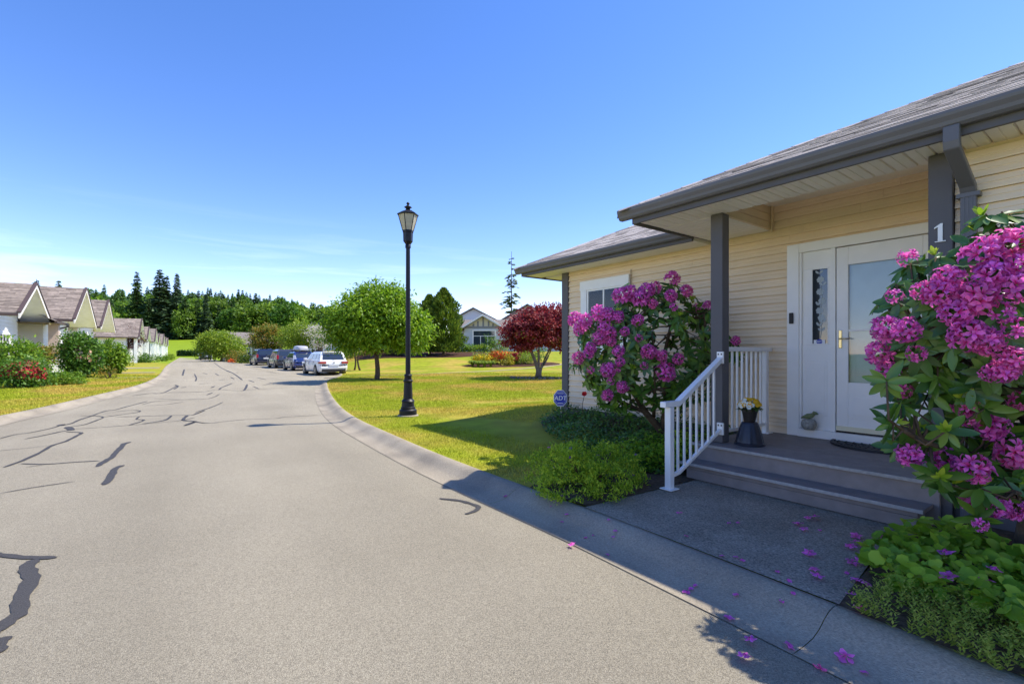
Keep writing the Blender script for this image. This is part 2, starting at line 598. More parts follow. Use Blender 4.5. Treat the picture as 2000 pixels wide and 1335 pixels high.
TAR=[([(-8.66,8.18),(-8.82,8.57),(-8.77,8.81),(-8.84,9.2),(-9.0,9.63)],0.05),
([(-9.02,9.63),(-9.13,9.84)],0.2),
([(-9.0,9.63),(-9.06,9.93),(-9.4,10.52),(-9.7,11.17),(-9.99,11.69)],0.07),
([(-9.99,11.69),(-10.18,12.15),(-10.16,12.39),(-10.41,13.03),(-10.67,13.74),(-10.99,14.59)],0.07),
([(-8.2,8.13),(-8.23,8.51),(-8.32,8.94),(-8.27,9.07)],0.06),
([(-8.72,9.48),(-8.24,9.07)],0.2),
([(-8.18,8.87),(-7.83,8.79),(-7.58,8.4),(-7.31,7.92),(-7.2,7.58),(-6.86,7.03),(-6.57,6.48),(-6.43,6.12)],0.075),
([(-7.6,7.17),(-7.41,7.32),(-7.21,7.58)],0.02),
([(-6.43,6.32),(-6.05,6.29),(-5.76,6.42),(-5.52,6.48)],0.035),
([(-6.15,6.12),(-6.05,6.29)],0.025),
([(-5.28,6.15),(-5.45,6.48),(-5.56,6.73),(-5.76,7.03),(-6.02,7.45),(-6.19,7.72),(-6.2,7.87)],0.09),
([(-4.47,5.3),(-4.72,5.69),(-4.97,6.07),(-5.0,6.23)],0.10),
([(-5.27,4.97),(-5.14,5.19),(-4.92,5.44)],0.025),
([(-9.95,11.13),(-9.7,11.17),(-9.23,10.92),(-8.91,10.34),(-8.65,9.78),(-8.69,9.48)],0.06),
([(-9.23,10.92),(-9.2,11.42),(-9.16,11.8),(-9.29,12.08),(-9.61,12.27),(-9.87,12.03)],0.05),
([(-8.35,9.2),(-8.02,9.41),(-7.69,9.7),(-7.38,10.01),(-7.11,10.43),(-7.14,10.88)],0.04),
([(-7.69,9.7),(-7.93,10.43),(-8.23,10.6),(-8.52,11.07)],0.07),
([(-9.0,10.98),(-8.54,11.07),(-8.14,11.21),(-7.56,11.27),(-7.51,11.48),(-7.8,12.27)],0.06),
([(-7.57,9.9),(-7.49,10.43),(-7.87,11.17)],0.09),
([(-6.52,9.63),(-6.69,10.22),(-7.09,10.43),(-7.56,11.27)],0.1),
([(-6.69,10.22),(-6.33,9.96)],0.05),
([(-10.39,13.59),(-10.71,14.53),(-10.26,15.04),(-9.79,15.4)],0.05),
([(-10.14,13.31),(-9.77,13.59),(-9.76,14.36)],0.05),
([(-12.87,16.39),(-13.0,17.36),(-12.57,17.27),(-13.31,18.77),(-14.7,21.2),(-15.06,21.54)],0.08),
([(-13.0,17.36),(-12.26,17.74),(-11.43,17.99)],0.06),
([(-6.66,10.14),(-6.23,10.0),(-6.11,10.22),(-5.8,10.54),(-5.26,10.7),(-5.11,10.96),(-4.46,11.33)],0.04),
([(-6.54,9.64),(-6.71,10.22)],0.1),
([(-7.74,11.82),(-7.95,12.59),(-8.18,13.32),(-8.54,14.29)],0.06),
([(-7.57,11.52),(-7.71,12.14)],0.06),
([(-11.42,15.4),(-10.31,15.07),(-9.66,15.4),(-10.33,17.1)],0.05),
([(-10.54,16.69),(-10.93,17.66)],0.1),
([(-12.71,17.75),(-11.62,17.98),(-11.44,18.94),(-10.4,18.45),(-10.17,19.2),(-9.12,20.29)],0.06),
([(-10.4,18.45),(-10.47,18.94),(-12.15,22.18)],0.12),
([(-11.48,18.94),(-12.04,20.01),(-12.67,21.52),(-13.24,22.89)],0.1),
([(-11.2,20.89),(-10.18,19.46)],0.08),
([(-10.96,21.2),(-11.48,23.26)],0.06),
([(-38.99,63.25),(-25.19,42.17),(-18.92,32.83),(-14.1,25.3)],0.12),
([(-22.67,38.36),(-20.0,34.45)],0.2),
([(-16.47,28.28),(-15.05,26.22)],0.1),
([(-20.17,32.83),(-18.21,30.05)],0.1),
([(-13.78,25.3),(-12.6,23.64)],0.12),
([(-14.63,27.73),(-13.09,25.75)],0.09),
([(-21.07,32.08),(-17.76,27.21),(-16.0,24.44)],0.1),
([(-14.38,22.18),(-14.35,22.89)],0.1),
([(-15.23,21.85),(-14.43,20.89),(-13.42,19.2)],0.1),
([(-13.69,20.01),(-13.87,20.59)],0.1),
([(-18.37,36.27),(-16.38,33.62)],0.08),
([(-27.66,40.81),(-20.47,30.05)],0.15),
([(-12.46,20.01),(-12.91,21.01)],0.12),
([(-15.33,25.3),(-15.55,26.22)],0.1),
([(-19.23,33.62),(-19.49,34.45)],0.12),
([(-21.51,33.62),(-20.01,31.8)],0.1),
([(-3.72,3.48),(-3.67,3.46),(-3.41,3.41),(-3.21,3.41)],0.06),
([(-3.33,3.38),(-3.27,3.26),(-3.08,3.1),(-2.89,2.85),(-2.74,2.69),(-2.69,2.54),(-2.67,2.47)],0.1),
([(-2.47,2.31),(-2.53,2.39),(-2.58,2.45)],0.08),
([(-0.72,4.8),(-0.52,4.73),(-0.37,4.61),(-0.31,4.51),(-0.35,4.4),(-0.42,4.33)],0.055)]

for k, (pts, w) in enumerate(TAR):
    P = resample(catmull(pts, 4), .12 if pts[0][1] < 12 else .35)
    n = len(P)
    le, ri = [], []
    for i, p in enumerate(P):
        a, b_ = P[max(i - 1, 0)], P[min(i + 1, n - 1)]
        dx, dy = b_[0] - a[0], b_[1] - a[1]
        L = math.hypot(dx, dy) or 1
        taper = min(1, .35 + .5 * min(i, n - 1 - i))
        for lst, sg in ((le, 1), (ri, -1)):
            ww = (.85 if pts[0][1] < 8 else .68) * w * taper * (.72 + .5 * random.random()) * .5
            lst.append((p[0] - sg * dy / L * ww, p[1] + sg * dx / L * ww))
    V = [(x, y, float(ROAD_Z(x, y)) + .006) for x, y in le + ri]
    b = B()
    b.add(V, [(i + n, i + 1 + n, i + 1, i) for i in range(n - 1)])
    o = b.obj('tar_strip', m_tar, road)
    if o.data.polygons[0].normal.z < 0:
        o.data.flip_normals()

# rolled kerbs, cast in lengths with open joints
PROF = [(0.0, -.094), (.22, -.092), (.42, -.083), (.56, -.058), (.68, -.022), (.80, .004), (.90, .012), (1.0, .006), (1.02, -.06)]
def kerb(line, sgn, ylim):
    root = bpy.data.objects.new('kerb', None)
    COL.objects.link(root)
    root.location = (line[0][0], line[0][1], 0)
    tag(root, kind='structure')
    P = resample(line, .22)
    Pf = offset(P, sgn * KW)
    seg = 13
    i = 0
    while i < len(P) - 1:
        j = min(i + seg, len(P) - 1)
        rings = []
        for q in range(i, j + 1):
            ring = []
            for f, z in PROF:
                x = Pf[q][0] + (P[q][0] - Pf[q][0]) * f
                y = Pf[q][1] + (P[q][1] - Pf[q][1]) * f
                zz = z
                ring.append((x, y, float(gz(x, y)) + zz + .12 * float(yblend(y)) * (1 - f)))
            rings.append(ring)
        # open a narrow joint at the end of the length
        if j < len(P) - 1:
            d = Vector(rings[-1][4]) - Vector(rings[-2][4])
            d = d.normalized() * .004
            rings[-1] = [tuple(Vector(p) - d) for p in rings[-1]]
        b = B()
        b.loft(rings, cap=False, closed=False)
        o = b.obj('kerb_length', m_conc, root, smooth=True)
        if sum(p.normal.z for p in o.data.polygons) < 0:
            o.data.flip_normals()
        if P[j][1] > ylim:
            seg = 60
        i = j
    return root
kerb(KR, 1, 40)
kerb(KL, -1, 45)

lawn_r = sheet('lawn_beside_house', [p for p in KR[2:-12] if p[1] > 4.15] + [(-30, 95), (70, 95), (70, -6), (9, -6), HX(6.8, 0, 0)[:2], HX(6.8, 2.9, 0)[:2], HX(4.3, 2.98, 0)[:2]], lambda x, y: gz(x, y) - .006, m_grass, 1.6, bstep=1.0)
tag(lawn_r, kind='structure')
lawn_l = sheet('lawn_before_row', KL[2:-8] + [(-110, 120), (-130, 60), (-60, -8), (-12, -9)], lambda x, y: gz(x, y) - .006, m_grass, 2.2, bstep=1.0)
tag(lawn_l, kind='structure')

PAD = [(0.633, 4.213), (1.55, 4.84), (2.15, 5.35), (3.4, 3.75), (3.07, 3.55), (2.29, 3.09), (1.743, 2.577), (1.132, 3.494)]
pad = sheet('entrance_pad', PAD, lambda x, y: gz(x, y) * 0 + .006, m_pad, .5)
tag(pad, kind='structure')
BEDR = [(1.715, 2.575), (2.30, 3.08), (3.05, 3.55), (4.2, 3.9), (6.0, 1.2), (4.4, -1.1), (2.88, .80), (2.09, 1.995)]
bed_r = sheet('planting_bed', BEDR, lambda x, y: gz(x, y) + .003 + .07 * sm(2.2, 2.9, x), m_soil, .4)
tag(bed_r, kind='structure')
def hpoly(L):
    return [HX(t, s, 0)[:2] for t, s in L]
BEDL_ST = [(3.03, 3.0), (3.0, 3.75), (3.45, 4.0), (4.2, 4.15), (4.55, 4.7), (4.75, 5.3), (5.1, 6.0), (5.5, 6.55), (6.0, 6.75), (6.3, 6.8), (6.3, 2.95), (4.15, 2.95)]
bed_l = sheet('planting_bed', hpoly(BEDL_ST), lambda x, y: gz(x, y) + .015, m_soil, .35)
tag(bed_l, kind='structure')

# narrow gravel path over the far lawn, and mulched beds
pth = catmull([(-10.5, 27.2), (-5.94, 29.0), (-1.67, 31.3), (2.2, 35), (6, 39.5), (10, 43.5)], 5)
path = sheet('garden_path', offset(pth, .22) + offset(pth, -.22)[::-1], lambda x, y: gz(x, y) + .012, m_path, .8)
tag(path, kind='structure')
def ellipse(cx, cy, rx, ry, rot=0, n=22, wob=.07):
    o = []
    for i in range(n):
        a = 2 * math.pi * i / n
        k = 1 + random.uniform(-wob, wob)
        x, y = rx * k * math.cos(a), ry * k * math.sin(a)
        o.append((cx + x * math.cos(rot) - y * math.sin(rot), cy + x * math.sin(rot) + y * math.cos(rot)))
    return o
for cx, cy, rx, ry, rot in ((-8.2, 45.5, 6.6, 3.4, .1), (.1, 36.6, 3.9, 1.5, .25), (1.6, 25.2, 1.6, .85, 0), (-6.76, 24.07, .8, .55, 0)):
    o = sheet('mulch_bed', ellipse(cx, cy, rx, ry, rot), lambda x, y: gz(x, y) + .02, m_mulch, .8)
    tag(o, kind='structure')
for (p, q) in (((-19.6, 26.6), 1.1), ((-23.6, 32.4), 1.1), ((-30.5, 42.3), 3.0)):
    a = np.array(p)
    dq = np.array([-.832, -.555])
    e = np.array([-.555, .832])
    poly = [tuple(a + dq * .25 - e * q / 2), tuple(a + dq * .25 + e * q / 2), tuple(a + dq * 9 + e * q / 2), tuple(a + dq * 9 - e * q / 2)]
    o = sheet('walkway', poly, lambda x, y: gz(x, y) + .012, m_conc, 1.0)
    tag(o, kind='structure')

# ------------------------------------------------------------------ the near bungalow (t into the house, s along its front)
def thinglass(name, tint=(.85, .9, .92), gloss=1.0):
    m = bpy.data.materials.new(name)
    m.use_nodes = True
    n, l = m.node_tree.nodes, m.node_tree.links
    n.clear()
    out = n.new('ShaderNodeOutputMaterial')
    tr = n.new('ShaderNodeBsdfTransparent')
    tr.inputs[0].default_value = rgb(tint)
    gl = n.new('ShaderNodeBsdfGlossy')
    gl.inputs['Roughness'].default_value = .02
    fr = n.new('ShaderNodeFresnel')
    fr.inputs[0].default_value = 1.6
    mx = n.new('ShaderNodeMixShader')
    l.new(fr.outputs[0], mx.inputs[0])
    l.new(tr.outputs[0], mx.inputs[1])
    l.new(gl.outputs[0], mx.inputs[2])
    l.new(mx.outputs[0], out.inputs['Surface'])
    return m
m_pane = thinglass('thin_window_glass')

house = thing('bungalow', 'beige bungalow with slate grey trim, porch and white front door', 'house', HX(6.25, 4, 0))
h = lambda: B(HX)
b = h()
b.box(6.275, 13, -5, 6.70, -.2, 3.1)
b.box(4.955, 6.275, -5, 1.04, -.2, 2.95)
b.obj('wall', m_siding, house)
h().box(6.235, 6.275, 3.05, 6.72, -.2, .335).obj('foundation', m_slate, house)
h().box(4.915, 4.955, -5, .955, -.2, .30).obj('foundation', m_slate, house)

CH = .102
def board(z0, s0, s1, tw=6.25, up=CH):
    if s1 - s0 > 1.8:      # courses are made up of shorter lengths, butted at staggered joints
        cut = s0 + (s1 - s0) * random.uniform(.25, .75)
        board(z0, s0, cut - .0015, tw, up)
        board(z0, cut + .0015, s1, tw, up)
        return
    bb = h()
    bb.extrude([(tw + .022, z0 + .004), (tw - .026, z0), (tw - .027, z0 + .012), (tw - .012, z0 + up * .47), (tw - .017, z0 + up * .53), (tw - .002, z0 + up), (tw + .022, z0 + up)], 's', s0, s1)
    bb.obj('siding_board', m_siding, house)
z = .335
while z < 3.16:
    if z + CH <= 2.66:
        board(z, 2.737, 6.622)
    elif z + CH <= 2.885:
        board(z, 1.045, 6.622)
    else:
        board(z, 1.045, 2.925)
    z += CH
z = .30
while z < 2.80:
    board(z, -3.2, .95, 4.93)
    z += CH
# siding on the end of the boxed eave inside the porch
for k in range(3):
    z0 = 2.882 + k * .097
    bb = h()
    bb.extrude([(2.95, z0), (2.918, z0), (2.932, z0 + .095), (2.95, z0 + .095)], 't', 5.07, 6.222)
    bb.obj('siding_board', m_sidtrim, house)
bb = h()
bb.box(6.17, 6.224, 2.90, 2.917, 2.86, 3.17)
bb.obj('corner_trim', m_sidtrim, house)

# dark corner boards, porch post
h().box(6.205, 6.36, 6.624, 6.79, -.05, 2.868).obj('corner_board', m_slate, house, bevel=.006)
h().box(4.865, 4.954, .955, 1.10, -.05, 2.878).obj('corner_board', m_slate, house, bevel=.006)
h().box(4.987, 5.127, 2.872, 3.012, .362, 2.878).obj('porch_post', m_slate, house, bevel=.008)
h().box(4.955, 6.25, 1.04, 1.06, -.05, 3.0).obj('porch_side_wall', m_siding, house)

# soffits
sof = h().box(4.57, 5.05, -5, 3.70, 2.902, 2.93).obj('soffit', m_soffit, house)
h().box(5.05, 6.26, 1.05, 2.95, 3.172, 3.20).obj('porch_ceiling', m_soffit, house)
s = -2.4
while s < 3.66:
    e = min(s + .150, 3.70)
    bb = h()
    bb.extrude([(s + .004, 2.90), (s + .010, 2.884), (s + .070, 2.880), (s + .075, 2.887), (s + .080, 2.880), (e - .008, 2.884), (e - .003, 2.90)], 't', 4.568, 5.062)
    bb.obj('soffit_panel', m_soffit, sof)
    s += .150
for k in range(11):
    t = 5.075 + k * .105
    h().extrude([(t, 2.90), (t + .008, 2.882), (t + .094, 2.880), (t + .101, 2.90)], 's', 2.952, 3.70).obj('soffit_panel', m_soffit, sof)
h().box(5.07, 6.25, 2.96, 3.70, 2.905, 2.93).obj('soffit_backing', m_soffit, sof)
for k in range(4):
    t = 5.79 + k * .112
    h().extrude([(t, 2.87), (t + .007, 2.853), (t + .103, 2.850), (t + .109, 2.87)], 's', 3.76, 7.43).obj('soffit_panel', m_soffit, sof)
h().box(5.79, 6.3, 3.76, 7.43, 2.872, 2.90).obj('soffit_backing', m_soffit, sof)
h().box(6.36, 9.5, 6.80, 7.43, 2.852, 2.90).obj('soffit_return', m_soffit, sof)

# roof planes
P_ = .47
def roofz(t, e, z0):
    return z0 + P_ * (t - e)
roof = h()
E1, Z1, C1 = 4.47, 3.035, 3.86
E2, Z2, C2 = 5.70, 3.000, 7.54
for (e, z0, c, tr, smin) in ((E1, Z1, C1, 8.6, -6), (E2, Z2, C2, 9.9, 3.0)):
    dz = P_ * (tr - e)
    top = [(e, smin, z0), (e, c, z0), (tr, c - (tr - e), z0 + dz), (tr, smin, z0 + dz), (2 * tr - e, smin, z0), (2 * tr - e, c, z0)]
    bot = [(x, y, zz - .03) for x, y, zz in top]
    roof.add(top, [(0, 1, 2, 3), (1, 5, 2), (3, 2, 5, 4)])
    roof.add(bot, [(3, 2, 1, 0), (2, 5, 1), (4, 5, 2, 3)])
    roof.add([(e, smin, z0), (e, c, z0), (e, c, z0 - .03), (e, smin, z0 - .03), (2 * tr - e, c, z0), (2 * tr - e, c, z0 - .03)], [(0, 3, 2, 1), (1, 2, 5, 4)])
roof = roof.obj('roof', m_shbase, house)

# shingles: a shared tab, placed course by course; the largest in view are pieces of their own
th = math.atan(P_)
upv = Vector(HX(math.cos(th), 0, 0)) + Vector((0, 0, math.sin(th)))
sdv = Vector(HX(0, -1, 0))
nrm = sdv.cross(upv)
EXP = .135
tabme = bpy.data.meshes.new('shingle')
tabme.from_pydata([(0, 0, .002), (1, 0, .002), (1, EXP * 1.2, .0015), (0, EXP * 1.2, .0015), (0, 0, .009), (1, 0, .009), (1, EXP * 1.2, .004), (0, EXP * 1.2, .004)], [],
                  [(3, 2, 1, 0), (4, 5, 6, 7), (0, 1, 5, 4), (1, 2, 6, 5), (2, 3, 7, 6), (3, 0, 4, 7)])
tabme.materials.append(m_shingle)
tabs = []
for (e, z0, c, tmax, smin) in ((E1, Z1, C1, 8.4, -.9), (E2, Z2, C2, 8.8, 3.3)):
    k = 0
    while True:
        d = -.03 + k * EXP
        t = e + d * math.cos(th)
        if t > tmax:
            break
        s1 = c - max(0, t - e) - .02
        s = s1 + (.0 if k % 2 else .0)
        first = True
        while s > smin:
            w = random.uniform(.16, .34) * (random.uniform(.4, 1) if first else 1)
            first = False
            org = Vector(HX(t, s, z0 + P_ * (t - e))) + nrm * random.uniform(.0, .004)
            tabs.append((org, w, (org - cam.location).length))
            s -= w + .004
        k += 1
rm = Matrix((sdv, upv, nrm)).transposed()
tabs.sort(key=lambda q: q[2])
rest = []
for i, (org, w, _) in enumerate(tabs):
    if i < 300:
        o = link('shingle', tabme, org, roof)
        o.rotation_euler = rm.to_euler()
        o.scale = (w, 1, random.uniform(.8, 1.5))
    else:
        M4 = Matrix.Translation(org) @ rm.to_4x4() @ Matrix.Diagonal((w, 1, 1, 1))
        rest.append([tuple(M4 @ v.co) for v in tabme.vertices])
b = B()
for r in rest:
    b.add(r, [(3, 2, 1, 0), (4, 5, 6, 7), (0, 1, 5, 4), (1, 2, 6, 5), (2, 3, 7, 6), (3, 0, 4, 7)])
o = b.obj('shingles', m_shingle, roof)
o['kind'] = 'stuff'
# hip caps
for (e, z0, c, n) in ((E1, Z1, C1, 26), (E2, Z2, C2, 22)):
    for k in range(n):
        q0, q1 = k * .17 - .02, k * .17 + .22
        f = lambda q, dt, ds, dz: (e + q + dt, c - q + ds, z0 + P_ * q + dz)
        bb = h()
        w = .11
        lo = [f(q0, w, w, -P_ * w + .014), f(q0, 0, 0, .020), f(q0, -w, -w, -P_ * w + .014)]
        hi = [f(q1, w, w, -P_ * w + .006), f(q1, 0, 0, .012), f(q1, -w, -w, -P_ * w + .006)]
        lo2 = [f(q0, w, w, -P_ * w + .004), f(q0, 0, 0, .010), f(q0, -w, -w, -P_ * w + .004)]
        bb.add(lo + hi + lo2, [(0, 1, 4, 3), (1, 2, 5, 4), (0, 6, 7, 1), (1, 7, 8, 2)])
        bb.obj('hip_shingle', m_shingle, roof)

# fascias and gutters
def gutter(e, z0, s0, s1):
    return [(e + .10, z0 - .115), (e + .05, z0 - .115), (e + .030, z0 - .095), (e + .024, z0 - .070), (e + .004, z0 - .040), (e, z0 - .022), (e, z0), (e + .014, z0), (e + .016, z0 - .012), (e + .092, z0 - .05), (e + .10, z0 + .004)]
h().extrude(gutter(4.435, 3.035, 0, 0), 's', -5, 3.885).obj('gutter', m_gutter, roof, bevel=.003)
h().extrude(gutter(5.655, 3.000, 0, 0), 's', 3.74, 7.57).obj('gutter', m_gutter, roof, bevel=.003)
h().box(4.536, 4.566, -5, 3.74, 2.862, 3.03).obj('fascia', m_slate, roof, bevel=.004)
h().box(4.566, 5.76, 3.712, 3.742, 2.858, 3.02).obj('fascia', m_slate, roof, bevel=.004)
h().box(5.756, 5.788, 3.742, 7.46, 2.835, 2.99).obj('fascia', m_slate, roof, bevel=.004)
h().box(5.788, 10.5, 7.432, 7.462, 2.832, 2.99).obj('fascia', m_slate, roof, bevel=.004)

# downspout with two bends
def rect_sweep(path, w, d):
    rings = []
    for (t, s, zz, nt, nz_) in path:
        rings.append([(t - nt * d, s - w, zz - nz_ * d), (t - nt * d, s + w, zz - nz_ * d), (t + nt * d, s + w, zz + nz_ * d), (t + nt * d, s - w, zz + nz_ * d)])
    return h().loft(rings)
sp = .885
ds = rect_sweep([(4.49, sp, 2.93, 1, 0), (4.49, sp, 2.82, 1, 0), (4.50, sp, 2.78, .9, .45), (4.84, sp - .02, 2.58, .85, .5), (4.872, sp - .02, 2.53, 1, .1), (4.872, sp - .02, .10, 1, 0)], .045, .03).obj('downspout', m_gutter, house, bevel=.008)
for zz in (2.5, 1.4):
    h().box(4.835, 4.93, sp - .085, sp + .045, zz, zz + .03).obj('strap', m_gutter, ds)
for q in (-.022, 0, .022):
    h().box(4.8385, 4.842, sp - .02 + q - .004, sp - .02 + q + .004, .12, 2.5).obj('rib', m_gutter, ds)

# the number on the corner board
b = h()
NP = [(-.012, -.065), (.016, -.065), (.016, .068), (.004, .068), (-.034, .042), (-.034, .032), (-.012, .044)]
b.extrude([(1.027 - p, 2.27 + q) for p, q in NP], 't', 4.853, 4.864)
b.extrude([(1.027 - p, 2.27 + q) for p, q in [(-.03, -.072), (.034, -.072), (.034, -.0655), (-.03, -.0655)]], 't', 4.853, 4.864)
b.obj('house_number', m_white, house)

# side window with blind
win = h().box(6.222, 6.228, 5.33, 6.12, 1.48, 2.46).obj('window', mat('dark_interior', (.03, .035, .04), rough=.8), house)
for (a0, a1, c0, c1, nm) in ((5.17, 6.29, 2.462, 2.63, 'head_casing'), (5.17, 6.29, 1.33, 1.47, 'sill'), (6.125, 6.27, 1.47, 2.462, 'side_casing'), (5.19, 5.325, 1.47, 2.462, 'side_casing')):
    h().box(6.185, 6.235, a0, a1, c0, c1).obj(nm, m_white, win, bevel=.004)
for a in (5.335, 5.72, 6.095):
    h().box(6.196, 6.22, a - .008, a + .022, 1.47, 2.462).obj('sash', m_white, win)
h().box(6.198, 6.22, 5.33, 6.12, 2.435, 2.461).obj('sash', m_white, win)
for k in range(30):
    h().box(6.212, 6.220, 5.36, 6.09, 1.50 + k * .031, 1.517 + k * .031).obj('blind_slat', mat('pale_blind', (.42, .45, .47), rough=.6), win)
h().box(6.203, 6.206, 5.345, 6.10, 1.475, 2.44).obj('pane', m_pane, win)
# cable clipped beside the window
B(HX).tube([(6.21, 5.14, 2.70), (6.205, 5.14, 2.45), (6.21, 5.14, 1.0)], .006, 6).obj('cable', m_bark, house)

# front door, sidelight and casing
m_doorw = mat('door_white', (.88, .865, .83), rough=.35, var=.03)
df = h()
df.box(6.19, 6.235, 2.60, 2.735, .36, 2.65)
df.box(6.19, 6.235, 1.13, 2.60, 2.54, 2.65)
df.box(6.19, 6.235, 1.13, 1.24, .36, 2.54)
df = df.obj('door_frame', m_doorw, house, bevel=.006)
h().box(6.205, 6.24, 2.575, 2.60, .46, 2.54).obj('stop', m_doorw, df, bevel=.003)
h().box(6.15, 6.26, 1.24, 2.60, .362, .455).obj('threshold', m_doorw, df, bevel=.006)
h().box(6.195, 6.245, 2.215, 2.262, .455, 2.54).obj('mullion', m_doorw, df, bevel=.004)
sl = h()
sl.box(6.232, 6.262, 2.262, 2.575, .455, 1.445)
sl.box(6.232, 6.262, 2.262, 2.575, 2.335, 2.54)
sl.box(6.232, 6.262, 2.262, 2.296, 1.445, 2.335)
sl.box(6.232, 6.262, 2.474, 2.575, 1.445, 2.335)
sl = sl.obj('sidelight', m_doorw, house, bevel=.004)
h().box(6.226, 6.2315, 2.31, 2.53, .62, 1.25).obj('panel', m_doorw, sl, bevel=.003)
h().box(6.222, 6.2255, 2.335, 2.505, .65, 1.22).obj('panel', m_doorw, sl, bevel=.002)
h().box(6.245, 6.25, 2.29, 2.48, 1.44, 2.34).obj('pane', glassmat('leaded_glass', (.03, .04, .05)), sl)
for (a0, a1, c0, c1) in ((2.293, 2.305, 1.445, 2.335), (2.465, 2.477, 1.445, 2.335), (2.305, 2.465, 2.322, 2.335), (2.305, 2.465, 1.445, 1.456)):
    h().box(6.226, 6.233, a0, a1, c0, c1).obj('bead', m_doorw, sl)
m_etch = mat('etched_glass', (.40, .46, .48), rough=.5, var=.1)
rb = random.Random(4)
def petal(cs, cz, ang, L, W):
    ca, sa = math.cos(ang), math.sin(ang)
    pts = [(0, 0), (.35 * L, W), (.8 * L, W * .8), (L, 0), (.8 * L, -W * .8), (.35 * L, -W)]
    V = [(6.2435, cs + x * ca - y * sa, cz + x * sa + y * ca) for x, y in pts]
    return V
def etched(nm, cs, cz, kind):
    bb = h()
    if kind == 'rose':
        for ring, L, W, n in ((0, .042, .019, 7), (1, .024, .011, 5)):
            for i in range(n):
                V = petal(cs, cz, 2 * math.pi * i / n + ring * .4 + rb.random() * .3, L, W * .86)
                V = [(v[0] - .0006 * ring - .0001 * i, v[1], v[2]) for v in V]
                bb.add(V, [tuple(range(6))])
    else:
        for a_ in ((rb.uniform(.5, 1.2)), rb.uniform(1.9, 2.6)):
            bb.add(petal(cs, cz, a_, .055, .012), [tuple(range(6))])
    bb.obj(nm, m_etch, sl)
for cs, cz in ((2.385, 2.20), (2.39, 2.06), (2.37, 1.95), (2.395, 1.84), (2.375, 1.76)):
    etched('etched_rose', cs, cz, 'rose')
for cs, cz in ((2.40, 2.27), (2.36, 2.13), (2.41, 1.9), (2.355, 1.70), (2.40, 1.66), (2.37, 1.60)):
    etched('etched_leaf', cs, cz, 'leaf')
B(HX).tube([(6.243, 2.385, 2.20), (6.243, 2.37, 2.0), (6.243, 2.39, 1.8), (6.243, 2.375, 1.62), (6.243, 2.385, 1.52)], .0035, 5).obj('etched_stem', m_etch, sl)

door = h()
zb, zt = .475, 2.53
door.box(6.196, 6.23, 2.09, 2.205, zb, zt)
door.box(6.196, 6.23, 1.25, 1.44, zb, zt)
door.box(6.196, 6.23, 1.44, 2.09, 2.325, zt)
door.box(6.196, 6.23, 1.44, 2.09, zb, 1.02)
door = door.obj('door', m_doorw, house, bevel=.005)
h().box(6.190, 6.1955, 1.36, 2.08, .62, .90).obj('panel', m_doorw, door, bevel=.003)
h().box(6.184, 6.1895, 1.40, 2.04, .66, .86).obj('panel', m_doorw, door, bevel=.003)
h().box(6.188, 6.212, 1.25, 2.205, .457, .475).obj('sweep', m_black, door)
h().box(6.180, 6.1955, 1.25, 2.205, .477, .53).obj('foot_strip', mat('cream_strip', (.80, .74, .52), rough=.4, var=.03), door, bevel=.004)  # pale yellowish strip across the foot of the door
h().box(6.25, 6.262, 1.44, 2.09, 1.02, 2.325).obj('inner_door', mat('inner_door_white', (.80, .80, .77), rough=.5, var=.06), door)
h().box(6.243, 6.249, 1.50, 2.03, 1.10, 1.50).obj('inner_panel', mat('inner_door_panel', (.84, .83, .80), rough=.5, var=.06), door, bevel=.004)
for c0 in (1.585,):
    h().box(6.202, 6.222, 1.44, 2.09, c0, c0 + .022).obj('glazing_bar', m_doorw, door)
h().box(6.210, 6.214, 1.44, 2.09, 1.02, 2.325).obj('pane', m_pane, door)
hd = h().box(6.186, 6.1955, 2.148, 2.182, 1.40, 1.60).obj('handle', m_brass, door, bevel=.006)
B(HX).tube([(6.185, 2.165, 1.505), (6.155, 2.165, 1.505), (6.15, 2.14, 1.505), (6.152, 2.06, 1.507)], [.008, .008, .008, .006], 8).obj('lever', m_brass, hd, smooth=True)
h().box(6.16, 6.189, 2.655, 2.70, 1.70, 1.83).obj('doorbell', m_black, house, bevel=.008)
# small blue and white sticker at the foot of the sidelight glass
m_blue = mat('sign_blue', (.02, .045, .42), rough=.4, var=.03)
m_signw = mat('sign_white', (.82, .82, .84), rough=.4, var=.03)
def octo(r, cs, cz):
    return [(cs + r * math.cos(math.pi / 8 + i * math.pi / 4), cz + r * math.sin(math.pi / 8 + i * math.pi / 4)) for i in range(8)]
h().box(6.238, 6.2415, 2.335, 2.455, 1.455, 1.50).obj('sticker', m_signw, sl)
h().extrude(octo(.032, 2.395, 1.478), 't', 6.2355, 6.2375).obj('sticker_badge', m_blue, sl)

def text3d(name, body, size, matl, parent, origin, xdir, ydir, ext=.001, shear=0.0):
    cu = bpy.data.curves.new(name, 'FONT')
    cu.body = body
    cu.size = size
    cu.align_x = 'CENTER'
    cu.align_y = 'CENTER'
    cu.extrude = ext
    cu.shear = shear
    cu.offset = size * .018
    cu.materials.append(matl)
    tmp = bpy.data.objects.new(name, cu)
    COL.objects.link(tmp)
    dg = bpy.context.evaluated_depsgraph_get()
    me = bpy.data.meshes.new_from_object(tmp.evaluated_get(dg))
    bpy.data.objects.remove(tmp)
    o = link(name, me, origin, parent)
    xd, yd = Vector(xdir).normalized(), Vector(ydir).normalized()
    o.rotation_euler = Matrix((xd, yd, xd.cross(yd))).transposed().to_euler()
    return o
text3d('lettering', 'ADT', .026, m_signw, sl, HX(6.2345, 2.395, 1.478), Vector(HX(0, -1, 0)), (0, 0, 1), .0004)

